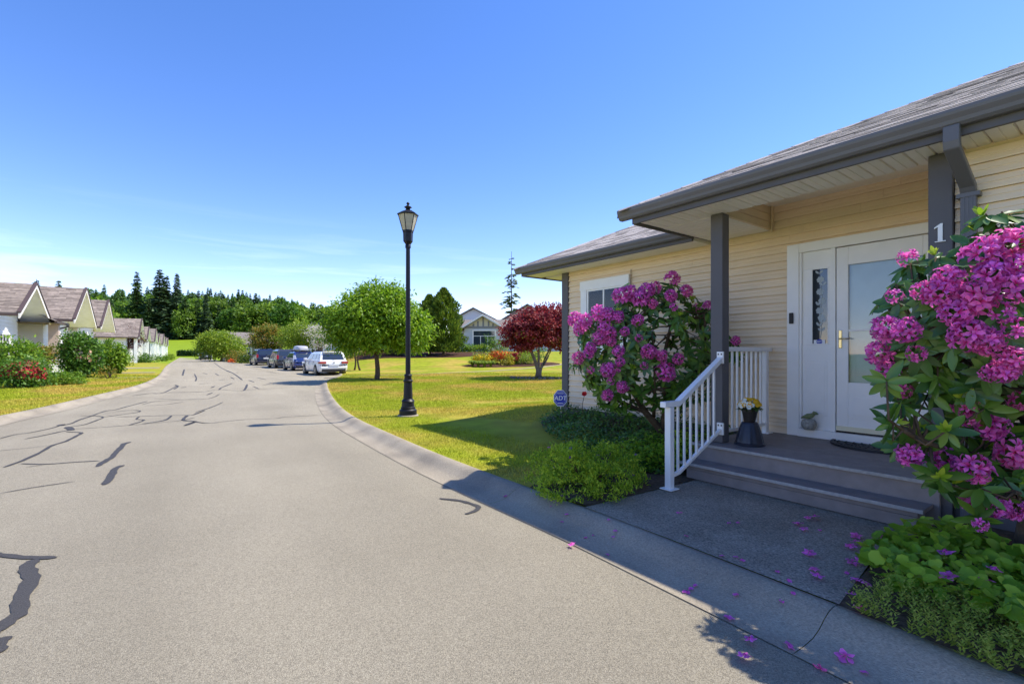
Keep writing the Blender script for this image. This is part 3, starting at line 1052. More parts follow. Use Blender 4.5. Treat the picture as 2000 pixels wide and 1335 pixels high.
# deck and steps
deck = h().box(4.85, 6.25, 1.03, 3.10, -.05, .33).obj('deck', m_slate, house)
for k in range(10):
    t = 4.805 + k * .1445
    h().box(t, t + .1405, 1.02 if k else 1.0, 3.12, .332, .36 + random.uniform(-.001, .001)).obj('deck_board', m_deck, deck, bevel=.003)
h().box(4.782, 4.803, 1.0, 3.125, .333, .3605).obj('nosing', m_edge, deck, bevel=.003)
h().box(4.812, 4.848, 1.02, 3.10, -.02, .330).obj('riser', m_deck, deck)
steps = h()
steps.box(4.605, 4.64, 1.105, 3.06, .012, .108)
steps = steps.obj('step', m_deck, house, bevel=.003)
h().box(4.600, 4.64, 1.10, 3.062, .111, .153).obj('riser_board', m_deck, steps, bevel=.003)
for a in (1.105, 3.03):
    h().box(4.641, 4.81, a, a + .03, .012, .152).obj('side_board', m_deck, steps)
for t0, t1 in ((4.556, 4.685), (4.689, 4.810)):
    h().box(t0, t1, 1.055, 3.11, .156, .185).obj('tread', m_deck, steps, bevel=.003)
h().box(4.545, 4.5545, 1.055, 3.11, .157, .1855).obj('nosing', m_edge, steps, bevel=.003)

# porch railing and stair railing
rail = h().box(5.128, 6.19, 2.905, 2.965, 1.365, 1.415).obj('railing', m_alu, house, bevel=.006)
h().box(5.128, 6.04, 2.918, 2.952, .455, .49).obj('bottom_rail', m_alu, rail, bevel=.003)
h().box(6.04, 6.10, 2.905, 2.965, .362, 1.364).obj('newel', m_alu, rail, bevel=.004)
h().box(6.005, 6.135, 2.87, 3.0, .3605, .372).obj('base_plate', m_alu, rail, bevel=.003)
for k in range(8):
    t = 5.185 + k * .108
    h().box(t, t + .02, 2.925, 2.945, .491, 1.364).obj('baluster', m_alu, rail)
h().box(5.128, 5.15, 2.918, 2.952, .362, 1.364).obj('end_picket', m_alu, rail)
sr = h().box(4.03, 4.095, 2.855, 2.92, .02, .815).obj('stair_railing', m_alu, house, bevel=.004)
h().box(3.995, 4.13, 2.82, 2.955, .013, .024).obj('base_plate', m_alu, sr, bevel=.003)
def slope_rail(nm, pts, hh, w):
    rings = [[(t, 2.8875 - w, zz - hh), (t, 2.8875 + w, zz - hh), (t, 2.8875 + w, zz + hh), (t, 2.8875 - w, zz + hh)] for t, zz in pts]
    h().loft(rings).obj(nm, m_alu, sr, bevel=.005)
slope_rail('handrail', [(3.955, .845), (4.19, .845), (4.985, 1.285)], .028, .032)
slope_rail('bottom_rail', [(4.096, .14), (4.215, .155), (4.985, .515)], .018, .017)
for k in range(7):
    t = 4.20 + k * .108
    zt_ = .845 + max(0, t - 4.19) / .795 * .44 - .022
    zb_ = .155 + max(0, t - 4.215) / .77 * .36 + .012
    h().box(t - .01, t + .01, 2.878, 2.898, zb_, zt_).obj('baluster', m_alu, sr)
for zz in (1.275, .50):
    bk = h()
    bk.box(4.965, 4.9865, 2.85, 2.925, zz - .045, zz + .085)
    bk.obj('bracket', m_alu, sr, bevel=.002)
    for q in (-.018, .018):
        h().box(4.962, 4.9645, 2.8875 + q - .007, 2.8875 + q + .007, zz + .05, zz + .066).obj('screw', m_black, sr)

# ------------------------------------------------------------------ street lamp
LX, LY = -2.23, 10.37
lamp = thing('street_lamp', 'tall dark lamp post with hexagonal lantern standing on the lawn', 'lamp', (LX, LY, 0))
B().lathe([(.225, -.03), (.225, .02), (.21, .034)], LX, LY, 20).obj('footing', m_conc, lamp)
pr = [(.185, .035), (.185, .13), (.15, .16), (.155, .19), (.135, .205), (.128, .30), (.142, .32), (.12, .35), (.098, .37), (.085, .72), (.10, .74), (.105, .76), (.08, .78), (.074, .85), (.085, .87), (.07, .90)]
B().lathe(pr, LX, LY, 16, math.pi / 16).obj('base', m_lamp, lamp, smooth='auto')
B().lathe([(.055, .89), (.045, 3.60), (.06, 3.60), (.06, 3.66), (.045, 3.68)], LX, LY, 14).obj('pole', m_lamp, lamp, smooth='auto')
ro = R(20)
B().lathe([(.05, 3.67), (.10, 3.74), (.105, 3.92), (.115, 3.94), (.115, 3.96)], LX, LY, 6, ro).obj('fitter', m_lamp, lamp)
def hexring(r, z):
    return [(LX + r * math.cos(ro + i * math.pi / 3), LY + r * math.sin(ro + i * math.pi / 3), z) for i in range(6)]
r0, r1, z0, z1 = .112, .205, 3.965, 4.30
A_, C_ = hexring(r0, z0), hexring(r1, z1)
for i in range(6):
    j = (i + 1) % 6
    b = B()
    ins = lambda p: (p[0] + (LX - p[0]) * .06, p[1] + (LY - p[1]) * .06, p[2])
    b.add([A_[i], A_[j], C_[j], C_[i], ins(A_[i]), ins(A_[j]), ins(C_[j]), ins(C_[i])], [(0, 1, 2, 3), (7, 6, 5, 4)])
    b.obj('pane', m_frost, lamp)
    B().tube([A_[i], C_[i]], .009, 6).obj('glazing_bar', m_lamp, lamp)
B().loft([hexring(.118, 3.96), hexring(.118, 3.975)]).obj('lower_rim', m_lamp, lamp)
B().loft([hexring(.225, 4.295), hexring(.232, 4.32), hexring(.12, 4.385), hexring(.075, 4.40), hexring(.05, 4.42)]).obj('lantern_roof', m_lamp, lamp)
B().lathe([(.045, 4.42), (.05, 4.45), (.085, 4.47), (.045, 4.50), (.02, 4.515), (.02, 4.525), (.034, 4.54), (.036, 4.555), (.022, 4.575), (.004, 4.585)], LX, LY, 12).obj('finial', m_lamp, lamp, smooth=True)

# ------------------------------------------------------------------ porch things
px, py, _ = HX(5.15, 2.655, 0)
m_navy = mat('dark_blue_plastic', (.022, .026, .042), rough=.35, var=.15, nscale=20, spec=.5)
stand = B()
rings = []
for r, z in ((.150, .362), (.152, .385), (.138, .392), (.132, .42), (.112, .50), (.088, .575), (.080, .60), (.074, .605)):
    ring = []
    for j in range(48):
        a = 2 * math.pi * j / 48
        k = 1 + (.03 if j % 4 < 2 else -.02) * (1 if .39 < z < .59 else .2)
        ring.append((px + r * k * math.cos(a), py + r * k * math.sin(a), z))
    rings.append(ring)
stand.loft(rings)
tag(stand.obj('upturned_planter', m_navy, smooth='auto'), 'dark blue ribbed planter turned upside down as a plant stand on the deck', 'planter')
pot = thing('flower_pot', 'black pot of yellow and white pansies on top of the upturned planter', 'potted plant', (px, py, .606))
B().lathe([(.055, .607), (.062, .64), (.078, .72), (.085, .725), (.085, .745), (.076, .745), (.073, .72), (.05, .715)], px, py, 22).obj('pot', mat('black_pot', (.03, .024, .022), rough=.4, var=.1), pot, smooth='auto')
B().lathe([(.0745, .715), (.07, .735), (.02, .74)], px, py, 16).obj('soil', m_soil, pot)

def leafquads(P, N, U, L, W, fold=.25, droop=.15):
    """6-vert leaves (two quads folded on the midrib): base at P, along U, facing N"""
    P, N, U = [np.asarray(a, float) for a in (P, N, U)]
    L = np.broadcast_to(np.asarray(L, float).reshape(-1, 1), (len(P), 1))
    W = np.broadcast_to(np.asarray(W, float).reshape(-1, 1), (len(P), 1))
    U = U / np.maximum(np.linalg.norm(U, axis=1, keepdims=True), 1e-6)
    S = np.cross(U, N)
    S = S / np.maximum(np.linalg.norm(S, axis=1, keepdims=True), 1e-6)
    Nn = np.cross(S, U)
    base = P
    tip = P + U * L - Nn * L * droop
    m1 = P + U * L * .5 + Nn * L * .02
    l = P + U * L * .45 + S * W * .5 + Nn * W * fold
    r = P + U * L * .45 - S * W * .5 + Nn * W * fold
    V = np.stack([base, l, tip, m1, r], 1)
    n = len(P)
    o = np.arange(n)[:, None] * 5
    idx = np.concatenate([o + np.array([[0, 3, 2, 1]]), o + np.array([[0, 4, 2, 3]])], 1).reshape(-1, 4)
    return V.reshape(-1, 3), idx

def rhomb(P, N, U, L, W):
    """flat 4-vert leaves for foliage seen from afar"""
    P, N, U = [np.asarray(a, float) for a in (P, N, U)]
    n = len(P)
    L = np.broadcast_to(np.asarray(L, float).reshape(-1, 1), (n, 1))
    W = np.broadcast_to(np.asarray(W, float).reshape(-1, 1), (n, 1))
    U = U / np.maximum(np.linalg.norm(U, axis=1, keepdims=True), 1e-6)
    S = np.cross(U, N)
    S = S / np.maximum(np.linalg.norm(S, axis=1, keepdims=True), 1e-6)
    V = np.stack([P, P + U * L * .42 + S * W * .5, P + U * L, P + U * L * .42 - S * W * .5], 1)
    return V.reshape(-1, 3)

def unit(n, r=None):
    v = (r or rng).normal(size=(n, 3))
    return v / np.linalg.norm(v, axis=1, keepdims=True)

def five(P, N, rad, cup=.35, petals=5, width=.75):
    """open flowers of a few broad petals; returns verts (n*petals*4)"""
    out = []
    P = np.asarray(P, float)
    N = np.asarray(N, float)
    ref = unit(len(P))
    X = np.cross(N, ref)
    X /= np.maximum(np.linalg.norm(X, axis=1, keepdims=True), 1e-6)
    Y = np.cross(N, X)
    rad = np.broadcast_to(np.asarray(rad, float).reshape(-1, 1), (len(P), 1))
    for k in range(petals):
        a = 2 * math.pi * k / petals
        D = X * math.cos(a) + Y * math.sin(a)
        S = -X * math.sin(a) + Y * math.cos(a)
        out.append(np.stack([P, P + D * rad * .62 + S * rad * .5 * width + N * rad * cup * .6, P + D * rad + N * rad * cup, P + D * rad * .62 - S * rad * .5 * width + N * rad * cup * .6], 1))
    return np.concatenate(out, 0).reshape(-1, 3)

lm_pansy = leafmat('pansy_leaves', [(.03, .09, .012), (.07, .16, .02)])
n = 150
d = unit(n)
d[:, 2] = np.abs(d[:, 2]) * .9
P = np.array([px, py, .735]) + d * np.array([.10, .10, .09]) * rng.uniform(.5, 1, (n, 1))
V, I = leafquads(P, d + np.array([0, 0, .5]), d + rng.normal(size=(n, 3)) * .4, .05, .022)
quadmesh('leaves', V, 4, lm_pansy, pot, idx=I)
for nm, col, cnt in (('yellow_pansy', (.85, .48, .012), 28), ('white_pansy', (.82, .82, .72), 13)):
    mt = mat(nm, col, rough=.6, var=.1, transl=.25, objrand=.12)
    for i in range(cnt):
        d = unit(1)[0]
        d[2] = abs(d[2]) + .25
        if nm[0] == 'w':
            d[0] = -abs(d[0]); d[1] = -abs(d[1]); d[2] = abs(d[2]) * .5
        d /= np.linalg.norm(d)
        p = np.array([px, py, .76]) + d * np.array([.115, .115, .095])
        f = d + np.array([-.5, -.6, .1])
        f /= np.linalg.norm(f)
        quadmesh(nm, five([p], [f], .026, .15, 5, 1.1), 4, mt, pot)

# stone figurine with a mossy green bird on it
fx, fy, _ = HX(6.12, 2.46, 0)
fig = thing('garden_figurine', 'small grey stone ball with a mossy green bird on top beside the door', 'figurine', (fx, fy, .456))
m_stone = mat('pale_stone', (.34, .34, .31), rough=.9, var=.4, nscale=40, bump=1, bscale=60)
m_moss = mat('mossy_green', (.20, .24, .12), rough=.9, var=.4, nscale=40, bump=.6, bscale=60)
B().lathe([(.045, .457), (.068, .475), (.08, .51), (.078, .545), (.06, .572), (.03, .582)], fx, fy, 14).obj('stone', m_stone, fig, smooth=True)
sd = Vector(HX(0, -1, 0))
def along(a, z):
    return (fx + sd.x * a, fy + sd.y * a, z)
B().tube([along(-.085, .585), along(-.05, .60), along(-.01, .612), along(.03, .622), along(.05, .64)], [.006, .018, .032, .028, .02], 9).obj('bird_body', m_moss, fig, smooth=True)
B().tube([along(.045, .64), along(.058, .655), along(.075, .652), along(.098, .645)], [.018, .024, .018, .004], 9).obj('bird_head', m_moss, fig, smooth=True)

# half-round doormat
mat_b = h()
cs, ct = 1.76, 6.135
NM = 28
outl = [(ct - .0 - .43 * math.sin(math.pi * i / NM), cs + .46 * math.cos(math.pi * i / NM)) for i in range(NM + 1)]
mat_b.loft([[(t, s_, .3625) for t, s_ in outl], [(t, s_, .374) for t, s_ in outl]])
dm = thing('doormat', 'black half-round rubber doormat before the front door', 'doormat', HX(ct - .2, cs, .362))
mat_b.obj('mat_base', mat('rubber_mat', (.018, .018, .021), rough=.6, var=.2, nscale=30), dm)
b = h()
for i in range(NM):
    (t0, s0), (t1, s1) = outl[i], outl[i + 1]
    k = .93
    q = lambda t, s_: (ct + (t - ct) * k, cs + (s_ - cs) * k)
    (a0, c0), (a1, c1) = q(t0, s0), q(t1, s1)
    b.hexa([(t0, s0, .374), (t1, s1, .374), (a1, c1, .374), (a0, c0, .374)], [(t0, s0, .384), (t1, s1, .384), (a1, c1, .384), (a0, c0, .384)])
b.obj('raised_border', MATS['rubber_mat'], dm)
for ring in range(1, 6):
    rr = 1 - ring * .155
    for i in range(0, int(24 * rr) + 3):
        a = math.pi * (i + .5) / (int(24 * rr) + 3)
        t, s_ = ct - .43 * rr * math.sin(a), cs + .46 * rr * math.cos(a)
        bb = h()
        w = .014
        bb.hexa([(t - w, s_ - w, .374), (t + w, s_ - w * .3, .374), (t + w, s_ + w, .374), (t - w * .3, s_ + w, .374)], [(t - w * .5, s_ - w * .6, .381), (t + w * .6, s_ - w * .2, .381), (t + w * .6, s_ + w * .6, .381), (t - w * .2, s_ + w * .6, .381)])
        bb.obj('scroll_knob', MATS['rubber_mat'], dm)

# security yard sign by the corner
sgx, sgy, _ = HX(5.78, 6.36, 0)
szb = float(gz(sgx, sgy))
sign = thing('yard_sign', 'blue octagonal security sign on a thin stake at the house corner', 'sign', (sgx, sgy, szb))
B().tube([(sgx + .03, sgy, szb - .1), (sgx + .012, sgy, szb + .12), (sgx, sgy, szb + .30)], .006, 6).obj('stake', m_alu, sign)
xd = Vector((.985, -.17, 0)).normalized()
nd = Vector((xd.y, -xd.x, 0))
def sgn_poly(r, off):
    rings = []
    for q in (off, off - .006):
        rings.append([tuple(Vector((sgx, sgy, szb + .36)) + xd * (r * math.cos(math.pi / 8 + i * math.pi / 4)) + Vector((0, 0, 1.22 * r * math.sin(math.pi / 8 + i * math.pi / 4))) + nd * q) for i in range(8)])
    return B().loft(rings)
sgn_poly(.128, .004).obj('border', m_signw, sign)
sgn_poly(.118, .0075).obj('face', m_blue, sign)
sgn_poly(.103, .0090).obj('inner_line', m_signw, sign)
sgn_poly(.099, .0105).obj('inner_face', m_blue, sign)
text3d('lettering', 'ADT', .105, m_signw, sign, Vector((sgx, sgy, szb + .36)) + nd * .0115, xd, (0, 0, 1), .0006, .12)
for zz, ww in ((.445, .05), (.275, .045)):
    b = B()
    c = Vector((sgx, sgy, szb + zz)) + nd * .0115
    b.hexa([tuple(c - xd * ww + Vector((0, 0, -.005))), tuple(c + xd * ww + Vector((0, 0, -.005))), tuple(c + xd * ww + Vector((0, 0, .005))), tuple(c - xd * ww + Vector((0, 0, .005)))],
           [tuple(c - xd * ww + Vector((0, 0, -.005)) + nd * .001), tuple(c + xd * ww + Vector((0, 0, -.005)) + nd * .001), tuple(c + xd * ww + Vector((0, 0, .005)) + nd * .001), tuple(c - xd * ww + Vector((0, 0, .005)) + nd * .001)])
    b.obj('small_print', m_signw, sign)

# ------------------------------------------------------------------ the row of gabled houses over the road (t towards the road, s along the row)
m_wsid = mat('white_siding', (.80, .79, .77), rough=.6, var=.05, nscale=2)
m_rroof = mat('brown_shingle_roof', (.24, .20, .17), rough=.95, var=.3, nscale=5.0, bump=.8, bscale=9, spec=.1, col2=(.165, .142, .125), c2scale=2.2, c2lo=.42, c2hi=.62, stretch=(1, 1, 3))
m_barge = mat('cream_barge', (.80, .76, .68), rough=.6, var=.06)
m_gsof = mat('cream_soffit', (.86, .87, .90), rough=.6, var=.06, nscale=3)
m_pink = mat('rosy_beige_paint', (.52, .40, .33), rough=.6, var=.08)
m_brown = mat('brown_metal', (.085, .055, .045), rough=.5, var=.1)

def lap_wall(name, parent, t, s0, s1, z0, z1, m, face='t', gable=None, step=.20):
    """lap siding wall as stacked courses; gable=(apex_s, apex_z) narrows the upper courses"""
    b = B(RX)
    z = z0
    while z < z1 - .02:
        za = min(z + step, z1)
        a0, a1 = s0, s1
        if gable and z > gable[2]:
            k = (gable[1] - z) / (gable[1] - gable[2])
            if k <= .02:
                break
            a0, a1 = gable[0] - (gable[0] - s0) * k, gable[0] + (s1 - gable[0]) * k
        if face == 't':
            b.extrude([(t - .2, z), (t + .035, z), (t + .005, za), (t - .2, za)], 's', a0, a1)
        else:
            b.extrude([(t - face * .2, z), (t + face * .035, z), (t + face * .005, za), (t - face * .2, za)], 't', s0, s1)
        z = za
    return b.obj(name, m, parent)

def shingle_slope(parent, ridge, eave, t0, t1, rows, thing_seed):
    """courses of shingles on one roof slope: each course a strip of uneven tabs"""
    r = random.Random(thing_seed)
    (rs, rz), (es, ez) = ridge, eave
    b = B(RX)
    for k in range(rows):
        f0, f1 = k / rows, (k + 1.15) / rows
        s0, z0 = es + (rs - es) * f0, ez + (rz - ez) * f0
        s1, z1 = es + (rs - es) * min(f1, 1), ez + (rz - ez) * min(f1, 1)
        t = t1
        while t > t0:
            w = r.uniform(.35, .9)
            ta = max(t0, t - w)
            up = r.uniform(.012, .035)
            b.add([(t, s0, z0 + up + .01), (ta + .01, s0, z0 + up + .01), (ta + .01, s1, z1 + .012), (t, s1, z1 + .012), (t, s0, z0), (ta + .01, s0, z0)], [(0, 1, 2, 3), (4, 5, 1, 0)])
            t = ta
    o = b.obj('shingles', mat('row_house_shingle', (.245, .20, .168), rough=.95, var=.25, nscale=6, island=.33, spec=.1), parent)
    o['kind'] = 'stuff'
    return o

def gable_house(label, sc, half, apex, eave, tf, depth=9, oh=1.1, detail=True, seed=1, window=True, base=.08):
    g = thing('row_house', label, 'house', RX(tf - oh, sc, base), 'gabled houses in a row over the road')
    w0, w1 = sc - half + .55, sc + half - .55
    slope = (apex - eave) / half
    apw = apex - .16
    ez = eave + .55 * slope - .16
    tw = tf - oh
    if detail:
        wl_ = lap_wall('wall', g, tw, w0, w1, base - .1, apw, m_wsid, 't', (sc, apw, ez))
    else:
        b = B(RX)
        b.add([(tw, w0, base - .1), (tw, w1, base - .1), (tw, w1, ez), (tw, sc, apw), (tw, w0, ez)], [(0, 1, 2, 3, 4)])
        wl_ = b.obj('wall', m_wsid, g)
    b = B(RX)
    b.box(tw - depth + 1, tw - .2, w0 + .02, w1 - .02, base - .1, ez)
    b.obj('side_wall', m_wsid, g)
    rf = B(RX)
    for sg in (-1, 1):
        es = sc + sg * half
        rf.hexa([(tf - depth, es, eave), (tf, es, eave), (tf, sc, apex), (tf - depth, sc, apex)] if sg < 0 else [(tf - depth, sc, apex), (tf, sc, apex), (tf, es, eave), (tf - depth, es, eave)],
                [(tf - depth, es, eave + .12), (tf, es, eave + .12), (tf, sc, apex + .12), (tf - depth, sc, apex + .12)] if sg < 0 else [(tf - depth, sc, apex + .12), (tf, sc, apex + .12), (tf, es, eave + .12), (tf - depth, es, eave + .12)])
    rf = rf.obj('roof', m_rroof, g)
    if detail:
        for sg in (-1, 1):
            shingle_slope(rf, (sc, apex + .12), (sc + sg * half, eave + .12), tf - depth, tf, 20, seed * 3 + sg)
    for sg in (-1, 1):
        es = sc + sg * (half + .02)
        b = B(RX)
        lo = [(tf + .002, es, eave - .14), (tf + .06, es, eave - .14), (tf + .06, sc, apex - .10), (tf + .002, sc, apex - .10)]
        hi = [(tf + .002, es, eave + .10), (tf + .06, es, eave + .10), (tf + .06, sc, apex + .14), (tf + .002, sc, apex + .14)]
        b.hexa(lo, hi)
        b.obj('barge_board', m_barge, rf)
        b = B(RX)
        lo = [(tf - .05, es, eave + .125), (tf + .10, es, eave + .125), (tf + .10, sc, apex + .145), (tf - .05, sc, apex + .145)]
        hi = [(x, y, z + .07) for x, y, z in lo]
        b.hexa(lo, hi)
        b.obj('roof_edge', m_brown, rf)
        b = B(RX)
        es2 = sc + sg * (half - .03)
        lo = [(tw + .03, es2, eave - .035), (tf, es2, eave - .035), (tf, sc, apex - .035), (tw + .03, sc, apex - .035)]
        hi = [(x, y, z + .03) for x, y, z in lo]
        b.hexa(lo, hi)
        b.obj('soffit', m_gsof, rf)
        b = B(RX)
        b.extrude([(sc + sg * half - .06, eave - .02), (sc + sg * half + .06, eave - .02), (sc + sg * half + .07, eave + .10), (sc + sg * half - .05, eave + .10)], 't', tf - depth, tf - .02)
        b.obj('gutter', m_brown, rf)
    if window:
        wz0, wz1 = base + 1.0, base + 2.25
        wn_ = B(RX).box(tw + .04, tw + .06, sc - .75, sc + .75, wz0, wz1).obj('window', m_glass, g)
        for a0, a1, c0, c1 in ((sc - .87, sc + .87, wz1, wz1 + .13), (sc - .87, sc + .87, wz0 - .12, wz0), (sc - .87, sc - .75, wz0, wz1), (sc + .75, sc + .87, wz0, wz1)):
            B(RX).box(tw + .03, tw + .09, a0, a1, c0, c1).obj('frame', m_white, wn_)
        for q in (-.25, .25):
            B(RX).box(tw + .05, tw + .08, sc + q - .03, sc + q + .03, wz0, wz1).obj('mullion', m_white, wn_)
        B(RX).box(tw + .055, tw + .075, sc - .75, sc + .75, wz1 - .42, wz1 - .38).obj('mullion', m_white, wn_)
    return g

gA = gable_house('white gabled row house farthest left, with wall lantern and porch', 35.9, 3.15, 4.95, 3.18, -6.9, 10, 1.25, True, 1, True)
# recessed porch of the first house: low hipped roof, post, lantern, white steps rail
low = B(RX)
low.add([(-6.45, 38.2, 3.22), (-6.45, 41.35, 3.22), (-9.2, 39.9, 4.55), (-9.2, 38.2, 4.55), (-9.2, 41.35, 3.22)], [(0, 1, 2, 3), (1, 4, 2)])
low.add([(-6.45, 38.2, 3.14), (-6.45, 41.35, 3.14), (-9.2, 41.35, 3.14), (-9.2, 38.2, 3.14)], [(3, 2, 1, 0)])
low.add([(-6.45, 38.2, 3.22), (-6.45, 41.35, 3.22), (-6.45, 41.35, 3.14), (-6.45, 38.2, 3.14), (-9.2, 41.35, 3.22), (-9.2, 41.35, 3.14)], [(0, 3, 2, 1), (1, 2, 5, 4)])
lowo = low.obj('porch_roof', m_rroof, gA)
B(RX).box(-6.50, -6.38, 38.0, 41.45, 3.10, 3.24).obj('gutter', m_brown, lowo)
B(RX).tube([(-6.42, 41.35, 3.1), (-6.5, 41.1, 3.0), (-7.1, 40.25, 2.72), (-7.1, 40.2, 2.5), (-7.1, 40.2, .2)], .05, 8).obj('downspout', m_brown, gA)
B(RX).box(-7.05, -6.6, 39.55, 39.98, .0, 3.14).obj('porch_post', m_pink, gA)
lap_wall('porch_wall', gA, -8.9, 38.0, 41.2, 0, 3.14, m_wsid)
wlp = B(RX).lathe([(.05, 2.3), (.14, 2.28), (.16, 2.1), (.11, 1.85), (.04, 1.8)], -8.72, 39.0, 8).obj('wall_lantern', m_black, gA)
B(RX).box(-8.87, -8.7, 38.97, 39.03, 2.2, 2.3).obj('arm', m_black, wlp)
pr_ = B(RX).box(-6.55, -6.45, 37.2, 39.5, .92, 1.0).obj('porch_railing', m_alu, gA)
for k in range(14):
    B(RX).box(-6.53, -6.48, 37.25 + k * .165, 37.29 + k * .165, .2, .92).obj('baluster', m_alu, pr_)
rs_ = B(RX).hexa([(-6.5, 40.15, .98), (-6.42, 40.15, .98), (-5.3, 40.15, .62), (-5.3, 40.23, .62)], [(-6.5, 40.15, 1.06), (-6.42, 40.23, 1.06), (-5.3, 40.15, .7), (-5.3, 40.23, .7)]).obj('step_railing', m_alu, gA)
B(RX).box(-5.38, -5.3, 40.15, 40.23, .05, .66).obj('newel', m_alu, rs_)
gB = gable_house('white row house with the tall gable behind the rose bush', 44.4, 4.2, 5.72, 3.35, -6.0, 11, 1.5, True, 2, True)
gC = gable_house('third white gabled row house, its gable just past the rose bush', 55.6, 4.4, 5.92, 3.42, -6.0, 11, 1.5, True, 3, True)
lab = ['fourth row house, behind the dark purple tree', 'fifth row house, small brown roof beyond the purple tree', 'sixth row house down the left side of the road',
       'seventh row house far down the left side of the road', 'eighth row house, tiny at the far road end', 'ninth row house, near the far hedge', 'last row house before the green field']
for i, (sc, hf, ap, tf) in enumerate(((86, 5.2, 6.1, -5.6), (97, 4.2, 5.5, -5.4), (113, 5, 5.9, -5.2), (124, 4.2, 5.4, -5.2), (140, 5, 5.8, -5.0), (151, 4.2, 5.4, -5.0), (166, 5, 5.6, -5.0))):
    g_ = gable_house(lab[i], sc, hf, ap, 3.4, tf, 11, 1.4, i < 2, 5 + i, i < 4)
    for q in (-hf + .8, hf - .8):
        B(RX).box(tf - .55, tf - .2, sc + q - .2, sc + q + .2, .0, 3.3).obj('porch_post', m_white, g_)

# ------------------------------------------------------------------ houses beyond the lawn on the other side
m_bsid = mat('blue_grey_siding', (.56, .59, .64), rough=.6, var=.05, nscale=2)
m_groof = mat('grey_brown_roof', (.20, .17, .15), rough=.95, var=.25, nscale=3, bump=.6, bscale=7)
def frame_at(x, y, a):
    ca, sa = math.cos(a), math.sin(a)
    return lambda u, v, z: (x + u * ca - v * sa, y + u * sa + v * ca, z)
def gabled_block(parent, F, u0, u1, v0, v1, z0, ze, za, oh, walls, roofm, ridge='v', nm=('wall', 'roof')):
    """block with a pitched roof; ridge along v (gable towards -v) or along u"""
    b = B(F)
    if ridge == 'v':
        uc = (u0 + u1) / 2
        b.add([(u0, v0, z0), (u1, v0, z0), (u1, v0, ze), (uc, v0, za), (u0, v0, ze), (u0, v1, z0), (u1, v1, z0), (u1, v1, ze), (uc, v1, za), (u0, v1, ze)],
              [(0, 1, 2, 3, 4), (9, 8, 7, 6, 5), (1, 6, 7, 2), (0, 4, 9, 5)])
    else:
        vc = (v0 + v1) / 2
        b.add([(u0, v0, z0), (u0, v1, z0), (u0, v1, ze), (u0, vc, za), (u0, v0, ze), (u1, v0, z0), (u1, v1, z0), (u1, v1, ze), (u1, vc, za), (u1, v0, ze)],
              [(4, 3, 2, 1, 0), (5, 6, 7, 8, 9), (0, 5, 9, 4), (1, 2, 7, 6)])
    wo = b.obj(nm[0], walls, parent)
    b = B(F)
    if ridge == 'v':
        sl = (za - ze) / (u1 - uc)
        for sg in (-1, 1):
            ue = uc + sg * (u1 - uc + oh)
            zz = ze - sl * oh
            lo = [(ue, v0 - oh, zz + .03), (uc, v0 - oh, za + .03), (uc, v1, za + .03), (ue, v1, zz + .03)]
            b.hexa(lo, [(p, q, z + .16) for p, q, z in lo])
    else:
        sl = (za - ze) / (v1 - vc)
        for sg in (-1, 1):
            ve = vc + sg * (v1 - vc + oh)
            zz = ze - sl * oh
            lo = [(u0 - oh, ve, zz + .03), (u0 - oh, vc, za + .03), (u1 + oh, vc, za + .03), (u1 + oh, ve, zz + .03)]
            b.hexa(lo, [(p, q, z + .16) for p, q, z in lo])
    ro_ = b.obj(nm[1], roofm, parent)
    return wo, ro_
def win(parent, F, u0, u1, v, z0, z1, bars=(0.33, .67), transom=.3):
    w = B(F).box(u0, u1, v - .03, v - .01, z0, z1).obj('window', m_glass, parent)
    for a0, a1, c0, c1 in ((u0 - .14, u1 + .14, z1, z1 + .14), (u0 - .14, u1 + .14, z0 - .14, z0), (u0 - .14, u0, z0, z1), (u1, u1 + .14, z0, z1)):
        B(F).box(a0, a1, v - .09, v - .005, c0, c1).obj('frame', m_white, w)
    for q in bars:
        uu = u0 + (u1 - u0) * q
        B(F).box(uu - .035, uu + .035, v - .06, v - .031, z0, z1 - (z1 - z0) * transom).obj('mullion', m_white, w)
    zt_ = z1 - (z1 - z0) * transom
    B(F).box(u0, u1, v - .065, v - .031, zt_ - .035, zt_ + .035).obj('transom', m_white, w)
    return w

F1 = frame_at(-3.35, 54, R(-6))
g0 = 1.35
bh = thing('blue_grey_house', 'blue grey house with timbered front gable between the cedar and red maple', 'house', F1(0, 0, g0))
gabled_block(bh, F1, -2.0, 2.3, 0, 6, g0, 4.25, 5.55, .6, m_bsid, m_groof)
gabled_block(bh, F1, -3.7, 9, 1.6, 9, g0, 4.1, 5.3, .5, m_bsid, m_groof, 'u')
m_cream = mat('cream_panel', (.66, .60, .44), rough=.6, var=.05)
m_timb = mat('grey_timber', (.24, .24, .25), rough=.6, var=.08)
pn = B(F1)
pn.add([(-1.7, -.02, 4.36), (2.0, -.02, 4.36), (.15, -.02, 5.42)], [(0, 1, 2)])
pn = pn.obj('gable_panel', m_cream, bh)
for q, hh in ((-.95, .30), (-.45, .58), (.15, .98), (.75, .58), (1.25, .30)):
    B(F1).box(q - .09, q + .09, -.07, -.025, 4.36, 4.36 + hh).obj('timber', m_timb, pn)
B(F1).box(-2.05, 2.35, -.09, -.025, 4.16, 4.36).obj('timber', m_timb, pn)
for sg in (-1, 1):
    lo = [(.15, -.62, 5.50), (.15, -.56, 5.50), (.15 + sg * 2.76, -.56, 3.86), (.15 + sg * 2.76, -.62, 3.86)]
    B(F1).hexa(lo, [(p, q, z + .22) for p, q, z in lo]).obj('barge_board', m_white, bh)
win(bh, F1, -.95, 1.45, 0, 2.0, 3.85)
win(bh, F1, -3.3, -2.4, 1.6, 2.0, 3.7, (.5,))
F1b = frame_at(-5.0, 63, R(-6))
